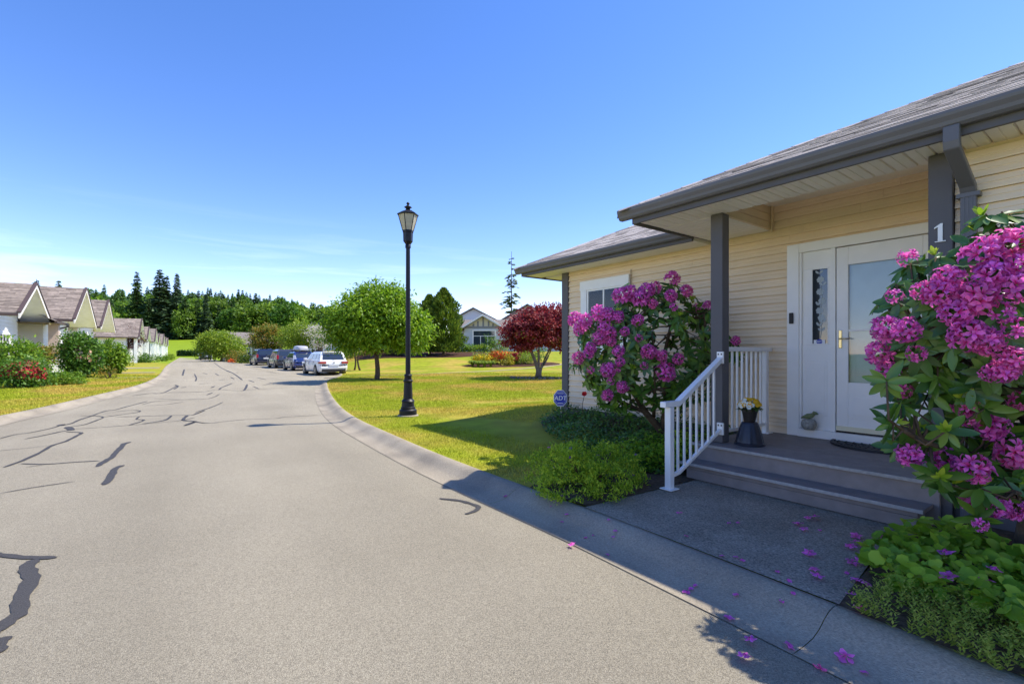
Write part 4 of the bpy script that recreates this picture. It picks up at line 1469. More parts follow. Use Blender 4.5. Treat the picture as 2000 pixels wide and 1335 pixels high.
gabled_block(bh, F1b, -3.0, 3.0, 0, 10, g0, 5.6, 7.15, .4, m_bsid, m_groof, 'v', ('upper_wall', 'upper_roof'))
win(bh, F1b, -2.2, -1.4, 0, 3.9, 5.0, (.5,))
F2 = frame_at(1.6, 62, R(-6))
h2 = thing('tan_house', 'pale house whose grey roof peak shows above the red maple', 'house', F2(0, 0, g0))
gabled_block(h2, F2, -3.2, 4, 0, 8, g0, 5.4, 7.5, .5, mat('tan_siding', (.50, .45, .38), rough=.6), m_groof)
F3 = frame_at(-21.5, 61, R(20))
h3 = thing('pale_blue_house', 'pale blue grey house half hidden behind the parked white car', 'house', F3(0, 0, .2))
gabled_block(h3, F3, -5, 6, 0, 8, .1, 3.0, 4.9, .5, m_bsid, m_groof, 'u')
win(h3, F3, 1.5, 3.0, 0, 1.0, 2.3)
win(h3, F3, -3.5, -2.2, 0, 1.0, 2.3)
B(F3).box(3.8, 4.9, -.06, -.01, .1, 2.2).obj('door', m_white, h3)
F4 = frame_at(-41.5, 78, R(36))
h4 = thing('brown_roofed_house', 'brown roofed house beyond the parked cars, beside the yellow green tree', 'house', F4(0, 0, .2))
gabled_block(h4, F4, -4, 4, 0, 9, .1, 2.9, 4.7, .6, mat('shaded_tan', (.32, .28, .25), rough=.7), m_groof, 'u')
win(h4, F4, -2, -.6, 0, 1.0, 2.2)
B(F4).box(.5, 3.2, -.06, -.01, .1, 2.3).obj('garage_door', m_white, h4)

# ------------------------------------------------------------------ trees
def crown_pts(ells, nclump, per, crad, r, shell=.55, flat=1.0):
    ells = np.array(ells, float)
    vol = ells[:, 3] * ells[:, 4] * ells[:, 5]
    pick = r.choice(len(ells), nclump, p=vol / vol.sum())
    d = r.normal(size=(nclump, 3))
    d /= np.linalg.norm(d, axis=1, keepdims=True)
    rad = r.uniform(shell, 1.0, (nclump, 1)) ** .8
    C = ells[pick, :3] + d * ells[pick, 3:6] * rad
    P = np.repeat(C, per, 0) + r.normal(size=(nclump * per, 3)) * crad * np.array([1, 1, .7 * flat])
    D = np.repeat(d, per, 0)
    return C, P, D

def foliage(name, ells, nclump, per, crad, L, W, m, parent, seed, shell=.55, droop=.3, flat=1.0):
    r = np.random.default_rng(seed)
    C, P, D = crown_pts(ells, nclump, per, crad, r, shell, flat)
    n = len(P)
    U = r.normal(size=(n, 3)) + D * .7 + np.array([0, 0, -droop])
    N = r.normal(size=(n, 3)) * .7 + np.array([0, 0, 1.0]) + D * .3
    s_ = r.uniform(.65, 1.25, n)
    V = rhomb(P, N, U, L * s_, W * s_)
    return quadmesh(name, V, 4, m, parent), C

def limb_path(a, b_, r, sag=.15, n=5):
    a, b_ = np.array(a, float), np.array(b_, float)
    L = np.linalg.norm(b_ - a)
    out = []
    off = r.normal(size=3) * L * .07
    for i in range(n + 1):
        f = i / n
        p = a + (b_ - a) * f + off * math.sin(math.pi * f) + np.array([0, 0, sag * L * math.sin(math.pi * f) * .5])
        out.append(tuple(p))
    return out

def trunk(name, parent, base, fork, rad, tips, m, seed, bend=.1):
    r = np.random.default_rng(seed)
    b = B()
    p = limb_path((base[0], base[1], base[2] - .1), fork, r, 0)
    k = len(p)
    b.tube(p, [rad * (1.35 if i == 0 else 1.1 - .35 * i / (k - 1)) for i in range(k)], 10)
    for t in tips:
        q = limb_path(fork, t, r, .2)
        b.tube(q, [rad * (.62 - .54 * i / (len(q) - 1)) for i in range(len(q))], 6)
    return b.obj(name, m, parent, smooth=True)

def tree(nm, label, x, y, ells, fork_z, rad, m, nclump, per, crad, L, W, seed, bark=None, cat='tree', group=None, ntips=9, **kw):
    z = float(gz(x, y))
    T = thing(nm, label, cat, (x, y, z), group)
    E_ = [(x + e[0], y + e[1], z + e[2], e[3], e[4], e[5]) for e in ells]
    cr_, C = foliage('crown', E_, nclump, per, crad, L, W, m, T, seed, **kw)
    r = np.random.default_rng(seed + 5)
    tips = C[r.choice(len(C), ntips, replace=False)]
    tips = [tuple(np.array([x, y, z + fork_z]) + (t - np.array([x, y, z + fork_z])) * .85) for t in tips if t[2] > z + fork_z * .8]
    trunk('trunk', T, (x, y, z), (x, y, z + fork_z), rad, tips, bark or m_bark, seed)
    return T

g_bright = leafmat('bright_green_leaves', [(.07, .15, .012), (.14, .26, .018), (.25, .36, .030)], transl=.35)
g_tree = leafmat('lawn_tree_leaves', [(.085, .18, .010), (.18, .32, .014), (.31, .43, .025)], transl=.4)
g_lime = leafmat('lime_leaves', [(.10, .17, .012), (.20, .30, .018), (.33, .40, .03)], transl=.35)
g_mid = leafmat('mid_green_leaves', [(.04, .105, .012), (.08, .18, .018), (.15, .27, .025)], transl=.3)
g_dark = leafmat('dark_green_leaves', [(.016, .045, .010), (.035, .08, .014), (.06, .12, .02)], transl=.2)
g_cedar = leafmat('cedar_sprays', [(.042, .09, .012), (.10, .17, .016), (.20, .26, .025)], transl=.25)
g_fir = leafmat('fir_sprays', [(.024, .06, .016), (.048, .105, .024), (.085, .155, .034)], transl=.1, rough=.7)
g_firb = leafmat('blue_fir_sprays', [(.03, .066, .03), (.058, .11, .046), (.095, .155, .06)], transl=.1, rough=.7)
g_maple = leafmat('red_maple_leaves', [(.075, .007, .013), (.18, .016, .025), (.29, .035, .045), (.38, .10, .085)], transl=.35)
g_plum = leafmat('purple_plum_leaves', [(.045, .012, .016), (.10, .028, .03), (.14, .05, .04)], transl=.3)
g_orange = leafmat('orange_green_leaves', [(.07, .14, .015), (.17, .20, .02), (.40, .20, .03)], transl=.35)
g_white = leafmat('white_blossom', [(.50, .45, .40), (.62, .58, .50)], transl=.3)

tree('lawn_tree', 'round bright green tree on the lawn just behind the lamp post', -6.76, 24.07,
     [(-.2, 0, 3.0, 2.3, 2.0, 1.35), (.3, 0, 3.9, 1.5, 1.4, 1.05), (1.6, .2, 2.5, 1.1, 1.1, 1.2), (-1.6, 0, 2.3, 1.0, 1.1, 1.0), (.2, -.4, 2.3, 1.4, 1.2, .8)], 1.25, .13, g_tree, 1080, 36, .20, .19, .085, 21, shell=.45, droop=.7)
# Japanese maple: several stems from one base, flat layered crown
mx, my = 1.38, 25.14
mz = float(gz(mx, my))
T = thing('red_maple', 'dark red Japanese maple on the lawn beside the house corner', 'tree', (mx, my, mz))
foliage('crown', [(mx + .1, my, mz + 2.55, 2.0, 2.0, .95), (mx + .7, my, mz + 3.1, 1.7, 1.6, .75), (mx + 1.3, my + .2, mz + 2.3, 1.5, 1.5, .9), (mx - .8, my, mz + 2.2, 1.1, 1.3, .8), (mx - .2, my, mz + 3.25, .9, 1, .55)],
        760, 36, .19, .16, .08, g_maple, T, 33, shell=.4, droop=.45, flat=.6)
foliage('green_tips', [(mx, my - 1.2, mz + 2.2, 1.6, .5, .5)], 8, 16, .14, .12, .055, g_lime, T, 34, shell=.6)
bb = B()
rr = np.random.default_rng(3)
for tx, ty, tz in ((-1.6, .1, 2.1), (-.9, -.3, 2.4), (-.2, .3, 2.6), (.55, -.2, 2.3), (1.3, .2, 2.5), (.2, -.5, 2.9)):
    st_ = (mx + tx * .07, my + ty * .07, mz + .05)
    q = limb_path(st_, (mx + tx, my + ty, mz + tz), rr, .1, 7)
    q = [(mx + (p[0] - mx) * (i / 7) ** .6, my + (p[1] - my) * (i / 7) ** .6, p[2]) for i, p in enumerate(q)]
    q[0] = st_
    bb.tube(q, [.085, .07, .06, .05, .042, .034, .024, .012], 7)
bb.obj('trunk', m_barkg, T, smooth=True)
m_edstone = mat('edging_stone_grey', (.17, .145, .12), rough=.9, var=.4, nscale=20)
# ring of stones round the maple bed
for k in range(22):
    a = math.pi * (1.0 + k / 21 * 1.05) + random.uniform(-.05, .05)
    sx_, sy_ = mx + .25 + 1.65 * math.cos(a), my + .05 + .88 * math.sin(a)
    sz_ = float(gz(sx_, sy_))
    b = B()
    rr_ = random.uniform(.06, .11)
    b.lathe([(rr_ * .9, sz_ - .02), (rr_, sz_ + .05), (rr_ * .7, sz_ + .10), (rr_ * .2, sz_ + .12)], sx_, sy_, 7, random.random())
    tag(b.obj('edging_stone', m_edstone), 'rough stone in the edging round the red maple', 'stone', 'stones edging the maple bed')

def thuja(nm, label, x, y, hgt, rad, seed, m=None):
    z = float(gz(x, y))
    T = thing(nm, label, 'tree', (x, y, z))
    r = np.random.default_rng(seed)
    n = 11000
    f = r.uniform(0.02, 1, n) ** 1.15
    prof = np.interp(f, [0, .12, .35, .6, .85, 1], [.85, 1, 1, .86, .50, .0])
    a = r.uniform(0, 2 * np.pi, n)
    lob = 1 + .20 * np.sin(a * 4 + f * 11) + .20 * np.sin(a * 3 - f * 23) + .14 * np.sin(a * 9 + f * 37)
    rr_ = rad * prof * lob * r.uniform(.66, 1.12, n)
    P = np.column_stack([x + rr_ * np.cos(a), y + rr_ * np.sin(a), z + .15 + f * hgt])
    D = np.column_stack([np.cos(a), np.sin(a), np.full(n, 1.3)])
    N = np.column_stack([-np.sin(a), np.cos(a), np.zeros(n)]) + r.normal(size=(n, 3)) * .8
    U = D + r.normal(size=(n, 3)) * .35
    s_ = r.uniform(.7, 1.3, n)
    quadmesh('crown', rhomb(P, N, U, .30 * s_, .12 * s_), 4, m or g_cedar, T)
    B().tube([(x, y, z - .1), (x, y, z + hgt * .5)], [rad * .12, rad * .07], 8).obj('trunk', m_bark, T)
    return T
thuja('cedar_tree', 'taller of the two dense green cedars left of the blue grey house', -6.35, 45.0, 5.9, 1.38, 51)
thuja('cedar_tree', 'shorter cedar standing just left of the taller cedar', -7.75, 45.5, 5.3, 1.15, 52)
tree('dark_shrub_tree', 'dark shady bush under the lamp side of the lawn tree', -10.6, 44.5, [(0, 0, 1.6, 2.2, 1.4, 1.3)], .7, .1, g_dark, 180, 30, .25, .2, .08, 53)

def conifer_mesh(seed, hgt=20.0, rad=4.2, levels=44, m=None, sparse=0.0, name='conifer'):
    """spruce: whorls of drooping boughs made of overlapping sprays"""
    r = np.random.default_rng(seed)
    P, U, N, L, W = [], [], [], [], []
    for i in range(levels):
        f = i / levels
        zc = hgt * (.06 + .94 * f) + r.uniform(-.25, .25)
        R_ = rad * (1 - f) ** .8 * r.uniform(.75, 1.15) + .45 * (1 - f) + .12
        nb = max(6, int(12 * (1 - f * .5)))
        a0 = r.uniform(0, 6.28)
        for k in range(nb):
            if r.random() < sparse:
                continue
            a = a0 + 2 * math.pi * k / nb + r.uniform(-.25, .25)
            Rk = R_ * r.uniform(.6, 1.1)
            d = np.array([math.cos(a), math.sin(a), 0])
            dz0 = r.uniform(-.3, .3)
            ns = max(3, int(Rk / .55))
            for q in range(ns):
                t = (q + .3) / ns
                pz = zc + dz0 + .12 * Rk * math.sin(t * 2.2) - .46 * Rk * t * t
                for sgn in (-1, 1):
                    side = np.array([-d[1], d[0], 0]) * sgn
                    P.append([d[0] * Rk * t, d[1] * Rk * t, pz])
                    U.append(d * .9 + side * .75 + np.array([0, 0, -.28]) + r.normal(size=3) * .2)
                    N.append(np.array([0, 0, 1.0]) + r.normal(size=3) * .35)
                    L.append((.36 * Rk * (1 - t * .35) + .55) * r.uniform(.7, 1.2))
                    W.append((.19 * Rk + .34) * r.uniform(.7, 1.2))
    V = rhomb(np.array(P), np.array(N), np.array(U), np.array(L), np.array(W))
    me = bpy.data.meshes.new(name)
    n = len(V) // 4
    me.vertices.add(len(V))
    me.vertices.foreach_set('co', V.astype(np.float32).ravel())
    me.loops.add(len(V))
    me.loops.foreach_set('vertex_index', np.arange(len(V), dtype=np.int32))
    me.polygons.add(n)
    me.polygons.foreach_set('loop_start', (np.arange(n) * 4).astype(np.int32))
    me.update(calc_edges=True)
    me.materials.append(m or g_fir)
    return me

def mass_mesh(seed, m, hgt=14.0, rad=5.0, n=2600, L=1.05, W=.7, name='broadleaf'):
    """broadleaved tree seen from afar: clumped leaf sprays over an uneven crown"""
    r = np.random.default_rng(seed)
    ells = [(0, 0, hgt * .58, rad * .85, rad * .85, hgt * .4)]
    for k in range(7):
        a = r.uniform(0, 6.28)
        q = r.uniform(.3, .75) * rad
        rr_ = r.uniform(.3, .5) * rad
        ells.append((q * math.cos(a), q * math.sin(a), hgt * r.uniform(.3, .85), rr_, rr_, rr_ * 1.05))
    C, P, D = crown_pts(ells, n // 13, 13, .55, r, .75)
    U = r.normal(size=P.shape) + D
    N = r.normal(size=P.shape) * .6 + D + np.array([0, 0, .6])
    s_ = r.uniform(.6, 1.3, len(P))
    V = rhomb(P, N, U, L * s_, W * s_)
    me = bpy.data.meshes.new(name)
    k = len(V) // 4
    me.vertices.add(len(V))
    me.vertices.foreach_set('co', V.astype(np.float32).ravel())
    me.loops.add(len(V))
    me.loops.foreach_set('vertex_index', np.arange(len(V), dtype=np.int32))
    me.polygons.add(k)
    me.polygons.foreach_set('loop_start', (np.arange(k) * 4).astype(np.int32))
    me.update(calc_edges=True)
    me.materials.append(m)
    return me

con = [conifer_mesh(61), conifer_mesh(62, 20, 3.6, 40), conifer_mesh(63, 20, 4.6, 46, g_firb), conifer_mesh(64, 20, 3.9, 40, g_firb)]
brd = [mass_mesh(71, g_bright), mass_mesh(72, g_bright), mass_mesh(73, g_mid, 15, 4.4), mass_mesh(74, leafmat('forest_yellow_green', [(.06, .13, .012), (.12, .21, .018), (.19, .28, .025)], transl=.3))]
trk = B().tube([(0, 0, -1), (0, 0, 16)], [.34, .06], 6).obj('trunk_source', m_bark)
trme = trk.data
bpy.data.objects.remove(trk)

def big_conifer(label, x, y, hgt, kind, wid=1.0):
    z = float(gz(x, y))
    T = thing('spruce_tree', label, 'tree', (x, y, z))
    o = link('crown', con[kind], (x, y, z), T)
    o.scale = (hgt / 20 * wid, hgt / 20 * wid, hgt / 20)
    o.rotation_euler = (0, 0, random.uniform(0, 6))
    o = link('trunk', trme, (x, y, z), T)
    o.scale = (hgt / 20, hgt / 20, hgt / 17)
    return T
def at(u, Y):
    return (u - 1000) / 944 * Y
for lb, u, Y, top, k, w in (('tall spruce at the left of the trio beyond the row houses', 268, 240, 531, 0, .85), ('broad tall spruce in the middle of the trio beyond the row houses', 312, 243, 526, 2, 1.15),
                            ('second leader beside the broad middle spruce', 326, 245, 537, 1, .9), ('slim spruce at the right of the trio beyond the row houses', 346, 246, 533, 3, .85),
                            ('dark spruce low at the right edge of the spruce trio', 362, 240, 580, 0, 1.1), ('dark spruce low between the first two tall spruces', 290, 236, 585, 1, 1.1)):
    x = at(u, Y)
    z = float(gz(x, Y))
    hg = 1.34 + (690 - top) / 944 * Y - z
    big_conifer(lb, x, Y, hg, k, w)

# wooded hillside: the trees one can tell apart as individuals, the depth behind them as one mass
rf_ = random.Random(17)
cnt = 0
def hill_tree(u, Y, hgt, me, nm, lb, wid=1.0):
    x = at(u, Y)
    z = float(gz(x, Y))
    o = link(nm, me, (x, Y, z - .6))
    hs_ = hgt / (20 if 'conifer' in nm else 14)
    o.scale = (hs_ * wid, hs_ * wid, hs_)
    o.rotation_euler = (0, 0, rf_.uniform(0, 6.28))
    tag(o, lb, 'tree', 'trees on the wooded hillside beyond the field')
LB1 = 'dark conifer rising among the woods on the far hillside'
LB2 = 'round leafy tree in the woods on the far hillside'
for u, top in ((388, 566), (412, 562), (427, 571), (436, 573), (466, 563), (474, 565), (489, 573), (501, 572), (521, 583), (543, 577), (552, 579), (575, 592), (590, 590), (611, 596), (628, 600), (446, 574), (400, 574)):
    Y = rf_.uniform(300, 345)
    x = at(u, Y)
    hgt = 1.34 + (690 - top) / 944 * Y - float(gz(x, Y)) + .6
    hill_tree(u, Y, max(9, hgt), con[rf_.randrange(4)], 'conifer', LB1, rf_.uniform(.75, 1.0))
for k in range(92):
    u = rf_.uniform(195, 665)
    Y = rf_.uniform(238, 300)
    if rf_.random() < .3:
        hill_tree(u, Y, rf_.uniform(16, 23), con[rf_.randrange(4)], 'conifer', LB1, rf_.uniform(.9, 1.2))
    else:
        hill_tree(u, Y, rf_.uniform(12, 19), brd[rf_.randrange(4)], 'broadleaf_tree', LB2, rf_.uniform(.9, 1.25))
for k in range(30):       # nearer trees behind the row houses
    u = rf_.uniform(200, 375)
    Y = rf_.uniform(238, 262)
    hill_tree(u, Y, rf_.uniform(11, 18), brd[rf_.randrange(4)], 'broadleaf_tree', 'leafy tree in the thicket round the tall spruces', rf_.uniform(.8, 1.1))
# the unbroken mass of woods behind
VV = []
src = [np.array([v.co for v in me.vertices]) for me in (con[0], con[2], brd[0], brd[1], brd[2])]
src = [s_.reshape(-1, 4, 3)[::3] for s_ in src]
for k in range(150):
    u = rf_.uniform(150, 700)
    Y = rf_.uniform(300, 450)
    i = rf_.randrange(5)
    x = at(u, Y)
    q = rf_.uniform(.7, 1.0)
    a = rf_.uniform(0, 6.28)
    ca, sa = math.cos(a), math.sin(a)
    S_ = src[i]
    W_ = np.stack([S_[..., 0] * ca - S_[..., 1] * sa, S_[..., 0] * sa + S_[..., 1] * ca, S_[..., 2]], -1) * q
    c = W_.mean(1, keepdims=True)
    W_ = c + (W_ - c) * 1.5
    VV.append(W_ + np.array([x, Y, float(gz(x, Y)) - .8]))
o = quadmesh('forest', np.concatenate(VV).reshape(-1, 3), 4, leafmat('forest_mass', [(.035, .085, .02), (.075, .155, .026), (.13, .24, .035)], transl=.2))
tag(o, 'dense green mass of woods covering the far hillside', 'woods', kind='stuff')
for lb, u, Y, top, k in (('treetop peeping over the nearest row house roof', 115, 70, 548, 0), ('small treetop behind the apex of the first gable', 72, 80, 545, 1)):
    x = at(u, Y)
    z = float(gz(x, Y))
    hg = 1.34 + (690 - top) / 944 * Y - z
    big_conifer(lb, x, Y, hg, k, .8)
for u, Y, top in ((186, 110, 578), (196, 120, 590)):
    x = at(u, Y)
    hill_tree(u, Y, 1.34 + (690 - top) / 944 * Y, brd[0], 'broadleaf_tree', 'leafy treetop just right of the third row house gable', .7)
# tall thin spruce beyond the red maple
x = at(999, 75)
z = float(gz(x, 75))
T = thing('thin_spruce', 'tall sparse spruce rising behind the red maple', 'tree', (x, 75, z))
me = conifer_mesh(66, 20, 3.4, 30, leafmat('thin_spruce_sprays', [(.05, .085, .04), (.09, .13, .06), (.14, .18, .08)], transl=.15), .58, 'sparse_conifer')
hg = 1.34 + (690 - 499) / 944 * 75 - z
o = link('crown', me, (x, 75, z), T)
o.scale = (hg / 20,) * 3
o = link('trunk', trme, (x, 75, z), T)
o.scale = (hg / 30, hg / 30, hg / 16.3)

# middle distance trees by the parked cars
tree('roadside_tree', 'yellow green domed tree at the road end beside the far dark car', at(432, 74), 74, [(0, 0, 2.7, 3.4, 3.0, 1.9), (-.6, 0, 3.4, 2.2, 2, 1.4), (1.5, 0, 2.0, 2.2, 2, 1.3), (-2.0, 0, 1.7, 1.8, 1.8, 1.2)], 1.0, .18, g_lime, 420, 26, .34, .30, .14, 81)
tree('orange_topped_tree', 'green tree tipped with orange behind the dark parked cars', at(524, 62), 62, [(0, 0, 3.2, 2.1, 2.0, 1.7), (.4, 0, 4.0, 1.6, 1.5, .8)], 1.5, .12, g_orange, 330, 26, .28, .26, .12, 82)
tree('lime_tree', 'lime green tree with pale blossom behind the blue and white cars', at(590, 49), 49, [(0, 0, 3.0, 2.0, 1.8, 1.3), (1.2, 0, 2.8, 1.4, 1.4, 1.1), (-1.3, 0, 2.7, 1.3, 1.3, 1.1)], 1.4, .10, g_lime, 330, 26, .26, .22, .09, 83)
tree('blossom_tree', 'small pale blossoming tree just behind the white car', at(622, 44), 44, [(0, 0, 2.9, 1.1, 1.0, 1.0), (.2, 0, 2.2, .8, .8, .7)], 1.2, .07, g_white, 60, 22, .22, .14, .07, 84)
tree('slim_tree', 'slim young tree standing left of a matching one right of the white car', -11.61, 35.58, [(0, 0, 2.5, .9, .9, .8)], 1.5, .06, g_mid, 70, 24, .2, .16, .07, 85, ntips=5)
tree('slim_tree', 'slim young tree nearest the lawn tree, right of the white car', -10.95, 34.9, [(.1, 0, 2.5, .9, .9, .8)], 1.5, .06, g_bright, 70, 24, .2, .16, .07, 86, ntips=5)
tree('purple_tree', 'dark purple-leaved tree in front of the fourth row house', at(247, 66), 66, [(0, 0, 3.2, 2.0, 1.8, 1.5), (.5, 0, 4.0, 1.2, 1.2, 1.0)], 1.6, .12, g_plum, 190, 24, .26, .24, .09, 87, shell=.35)

# ------------------------------------------------------------------ shrubs and beds
def bush(nm, label, x, y, rx, ry, hz, m, n, L, W, seed, flower=None, cat='shrub', group=None, z=None, lift=.0, per=24):
    z = float(gz(x, y)) if z is None else z
    T = thing(nm, label, cat, (x, y, z), group)
    r = np.random.default_rng(seed)
    ells = [(x, y, z + lift + hz * .45, rx, ry, hz * .5)]
    for k in range(5):
        a = r.uniform(0, 6.28)
        ells.append((x + .55 * rx * math.cos(a), y + .55 * ry * math.sin(a), z + lift + hz * r.uniform(.3, .62), rx * .5, ry * .5, hz * .38))
    foliage('foliage', ells, n // per, per, min(rx, hz) * .16, L, W, m, T, seed, shell=.6, droop=.0)
    b = B()
    for k in range(7):
        a = r.uniform(0, 6.28)
        b.tube(limb_path((x, y, z - .05), (x + .6 * rx * math.cos(a), y + .6 * ry * math.sin(a), z + lift + hz * .6), r, .1), [.03, .026, .022, .018, .014, .008], 5)
    b.obj('stem', m_bark, T, smooth=True)
    if flower:
        fm, fn, fr = flower
        d = r.normal(size=(fn, 3))
        d /= np.linalg.norm(d, axis=1, keepdims=True)
        d[:, 2] = np.abs(d[:, 2]) * 1.0 - .25
        d[:, 1] = -np.abs(d[:, 1]) * .9 + .2
        e = np.array([ells[i] for i in r.integers(0, len(ells), fn)])
        P = e[:, :3] + d * e[:, 3:] * 1.02
        dn = d / np.linalg.norm(d, axis=1, keepdims=True)
        quadmesh('blossoms', five(P, dn, fr, .3, 5, 1.0), 4, fm, T)
    return T
f_red = leafmat('red_azalea_bloom', [(.30, .008, .03), (.50, .02, .05), (.55, .07, .06)], transl=.25)
f_rose = leafmat('peach_rose_bloom', [(.75, .40, .25), (.85, .60, .45)], transl=.25)
f_or = leafmat('orange_azalea_bloom', [(.62, .05, .02), (.80, .14, .03), (.75, .26, .06)], transl=.25)
f_yel = leafmat('yellow_bloom', [(.75, .50, .012), (.85, .66, .02)], transl=.25)
bush('red_azalea', 'azalea covered in crimson flowers at the left edge of the lawn', -19.2, 18.9, .95, .8, 1.2, g_mid, 3600, .12, .07, 101, (f_red, 520, .07))
bush('tall_green_shrub', 'tall loose green shrub behind the crimson azalea', -22.5, 21.9, .95, .9, 2.1, g_bright, 5600, .15, .085, 102)
bush('yellow_tinged_shrub', 'yellow green rounded shrub below the wall lantern', -24.9, 25.6, .75, .7, .95, leafmat('gold_green_leaves', [(.08, .12, .015), (.22, .22, .03), (.36, .22, .04)], transl=.3), 2200, .12, .07, 103, lift=.75)
bush('low_green_mound', 'low bright green mound right of the crimson azalea', -18.9, 20.4, .85, .6, .55, g_bright, 2600, .10, .05, 104)
bush('rose_bush', 'large rose bush with pale peach blooms before the tall gable', -22.8, 25.6, .80, .8, 2.45, g_mid, 8000, .15, .09, 105, (f_rose, 70, .10))
bush('rounded_green_shrub', 'glossy green rounded shrub right of the rose bush', -25.5, 30.6, .85, .8, 2.2, g_bright, 6000, .16, .10, 106)
bush('small_mixed_shrub', 'small reddish shrub at the foot of the glossy green one', -20.9, 25.0, .4, .4, .6, g_orange, 500, .10, .045, 107)
bush('front_garden_shrub', 'green shrub in front of the purple tree trunk', at(236, 47), 47, 1.0, .9, 1.5, g_mid, 1500, .16, .07, 108)
bush('front_garden_shrub', 'low spreading green shrub by the far white porch post', at(292, 66), 66, 1.6, 1.2, 1.2, g_mid, 1500, .22, .10, 109)
bush('front_garden_shrub', 'little green shrub farther down the row of houses', at(318, 80), 80, .9, .9, .9, g_bright, 700, .22, .10, 110)
bush('front_garden_shrub', 'yellowish shrub close to the far road end', at(332, 95), 95, 1.0, 1.0, 1.2, g_lime, 700, .24, .12, 111)
bush('corner_shrub', 'orange flowered shrub on the far grass island', at(462, 68), 68, 1.7, 1.2, 1.7, g_orange, 1700, .2, .09, 112)
bush('corner_shrub', 'leafy shrub just left of the dark parked minivan', at(484, 61), 61, 1.1, .9, 1.1, g_lime, 1300, .18, .08, 113)
bush('orange_clump', 'low orange clump on the edge of the far grass island', at(453, 67), 67, .5, .4, .5, f_or, 300, .15, .08, 114)
# bed beyond the garden path
bush('ornamental_grass_base', 'low yellow flowered mound behind the arching grasses', -2.05, 37.0, 1.0, .7, .95, g_lime, 1100, .13, .05, 120, (f_yel, 260, .07))
bush('orange_azalea', 'orange red azalea in the bed left of the red maple trunk', -.75, 37.3, 1.15, .8, 1.15, g_orange, 1300, .13, .06, 121, (f_or, 420, .085))
bush('red_azalea', 'small bright red azalea in the middle of the far bed', .05, 37.0, .6, .5, 1.1, g_mid, 700, .12, .06, 122, (f_red, 200, .08))
bush('yellow_shrub', 'small golden yellow shrub at the front of the far bed', -.35, 36.2, .55, .45, .75, leafmat('golden_leaves', [(.30, .28, .02), (.48, .42, .03)], transl=.3), 700, .12, .05, 123)
bush('variegated_shrub', 'yellow green variegated shrub just left of the maple stems', .95, 37.2, .95, .8, 1.05, g_lime, 1500, .13, .06, 124)
bush('dark_green_shrub', 'dark green shrub behind the variegated one', 1.6, 39.5, 1.3, 1.0, 1.3, g_mid, 1500, .15, .07, 125)
for k, (u, Y, rx, hz, lb) in enumerate(((908, 51.5, .75, .95, 'shrub under the small window of the blue grey house'), (921, 51, .75, .85, 'shrub left of the large window of the blue grey house'), (940, 51, .7, .8, 'shrub under the large window of the blue grey house'),
                                        (958, 50, 1.0, 1.7, 'taller leafy shrub right of the blue grey house window'), (975, 49, 1.0, 1.4, 'shrub beside the maple crown in front of the blue grey house'))):
    bush('foundation_shrub', lb, at(u, Y), Y, rx, .7, hz, (g_mid, g_bright, g_lime)[k % 3], 800, .17, .08, 130 + k)
for k, (u, Y, hz, lb) in enumerate(((665, 44, 1.1, 'flowering shrub left of the slim young trees'), (683, 46, 1.0, 'shrub behind the slim young trees'), (712, 46, 1.1, 'orange flecked shrub behind the lawn tree trunk'), (745, 47, .9, 'low shrub right of the lawn tree trunk'), (768, 46, 1.0, 'light green shrub beside the dark bush'))):
    bush('border_shrub', lb, at(u, Y), Y, 1.2, .8, hz, (g_orange, g_mid, g_orange, g_bright, g_lime)[k], 900, .17, .08, 140 + k)
# arching grass clumps
r = np.random.default_rng(9)
for k, (cx_, cy_) in enumerate(((-2.9, 35.5), (-2.45, 35.2), (-2.0, 35.1), (-1.55, 35.3))):
    z = float(gz(cx_, cy_))
    n = 240
    a = r.uniform(0, 6.28, n)
    L = r.uniform(.35, .62, n)
    t = np.array([0, .5, 1.0])
    out = np.array([.05, .22, .5])
    up = np.array([0, .45, .32])
    pts = []
    for j in range(3):
        pts.append(np.column_stack([cx_ + np.cos(a) * (out[j] * L * 1.5), cy_ + np.sin(a) * (out[j] * L * 1.5), z + up[j] * L * 1.6]))
    sd_ = np.column_stack([-np.sin(a), np.cos(a), np.zeros(n)]) * .03
    V = np.concatenate([np.stack([pts[0] - sd_, pts[0] + sd_, pts[1] + sd_, pts[1] - sd_], 1), np.stack([pts[1] - sd_, pts[1] + sd_, pts[2] + sd_ * .1, pts[2] - sd_ * .1], 1)], 0)
    o = quadmesh('grass_clump', V.reshape(-1, 3), 4, g_lime)
    tag(o, ('leftmost of four arching green grass clumps at the far bed', 'second arching grass clump from the left at the far bed', 'third arching grass clump from the left at the far bed', 'rightmost arching grass clump, next to the yellow shrub')[k], 'grass clump', 'grass clumps at the far bed')
# clipped hedge blocks at the road end
for k in range(9):
    u = 349 + k * 5.2
    Y = 150
    x = at(u, Y)
    z = float(gz(x, Y))
    r = np.random.default_rng(300 + k)
    n = 260
    P = np.column_stack([x + r.uniform(-.36, .36, n), Y + r.uniform(-.4, .4, n), z + r.uniform(0, 1.75, n)])
    o = quadmesh('hedge_shrub', rhomb(P, unit(n, r), unit(n, r), .4, .25), 4, g_dark)
    tag(o, 'clipped dark hedge shrub at the far road end', 'hedge', 'hedge shrubs below the green field')

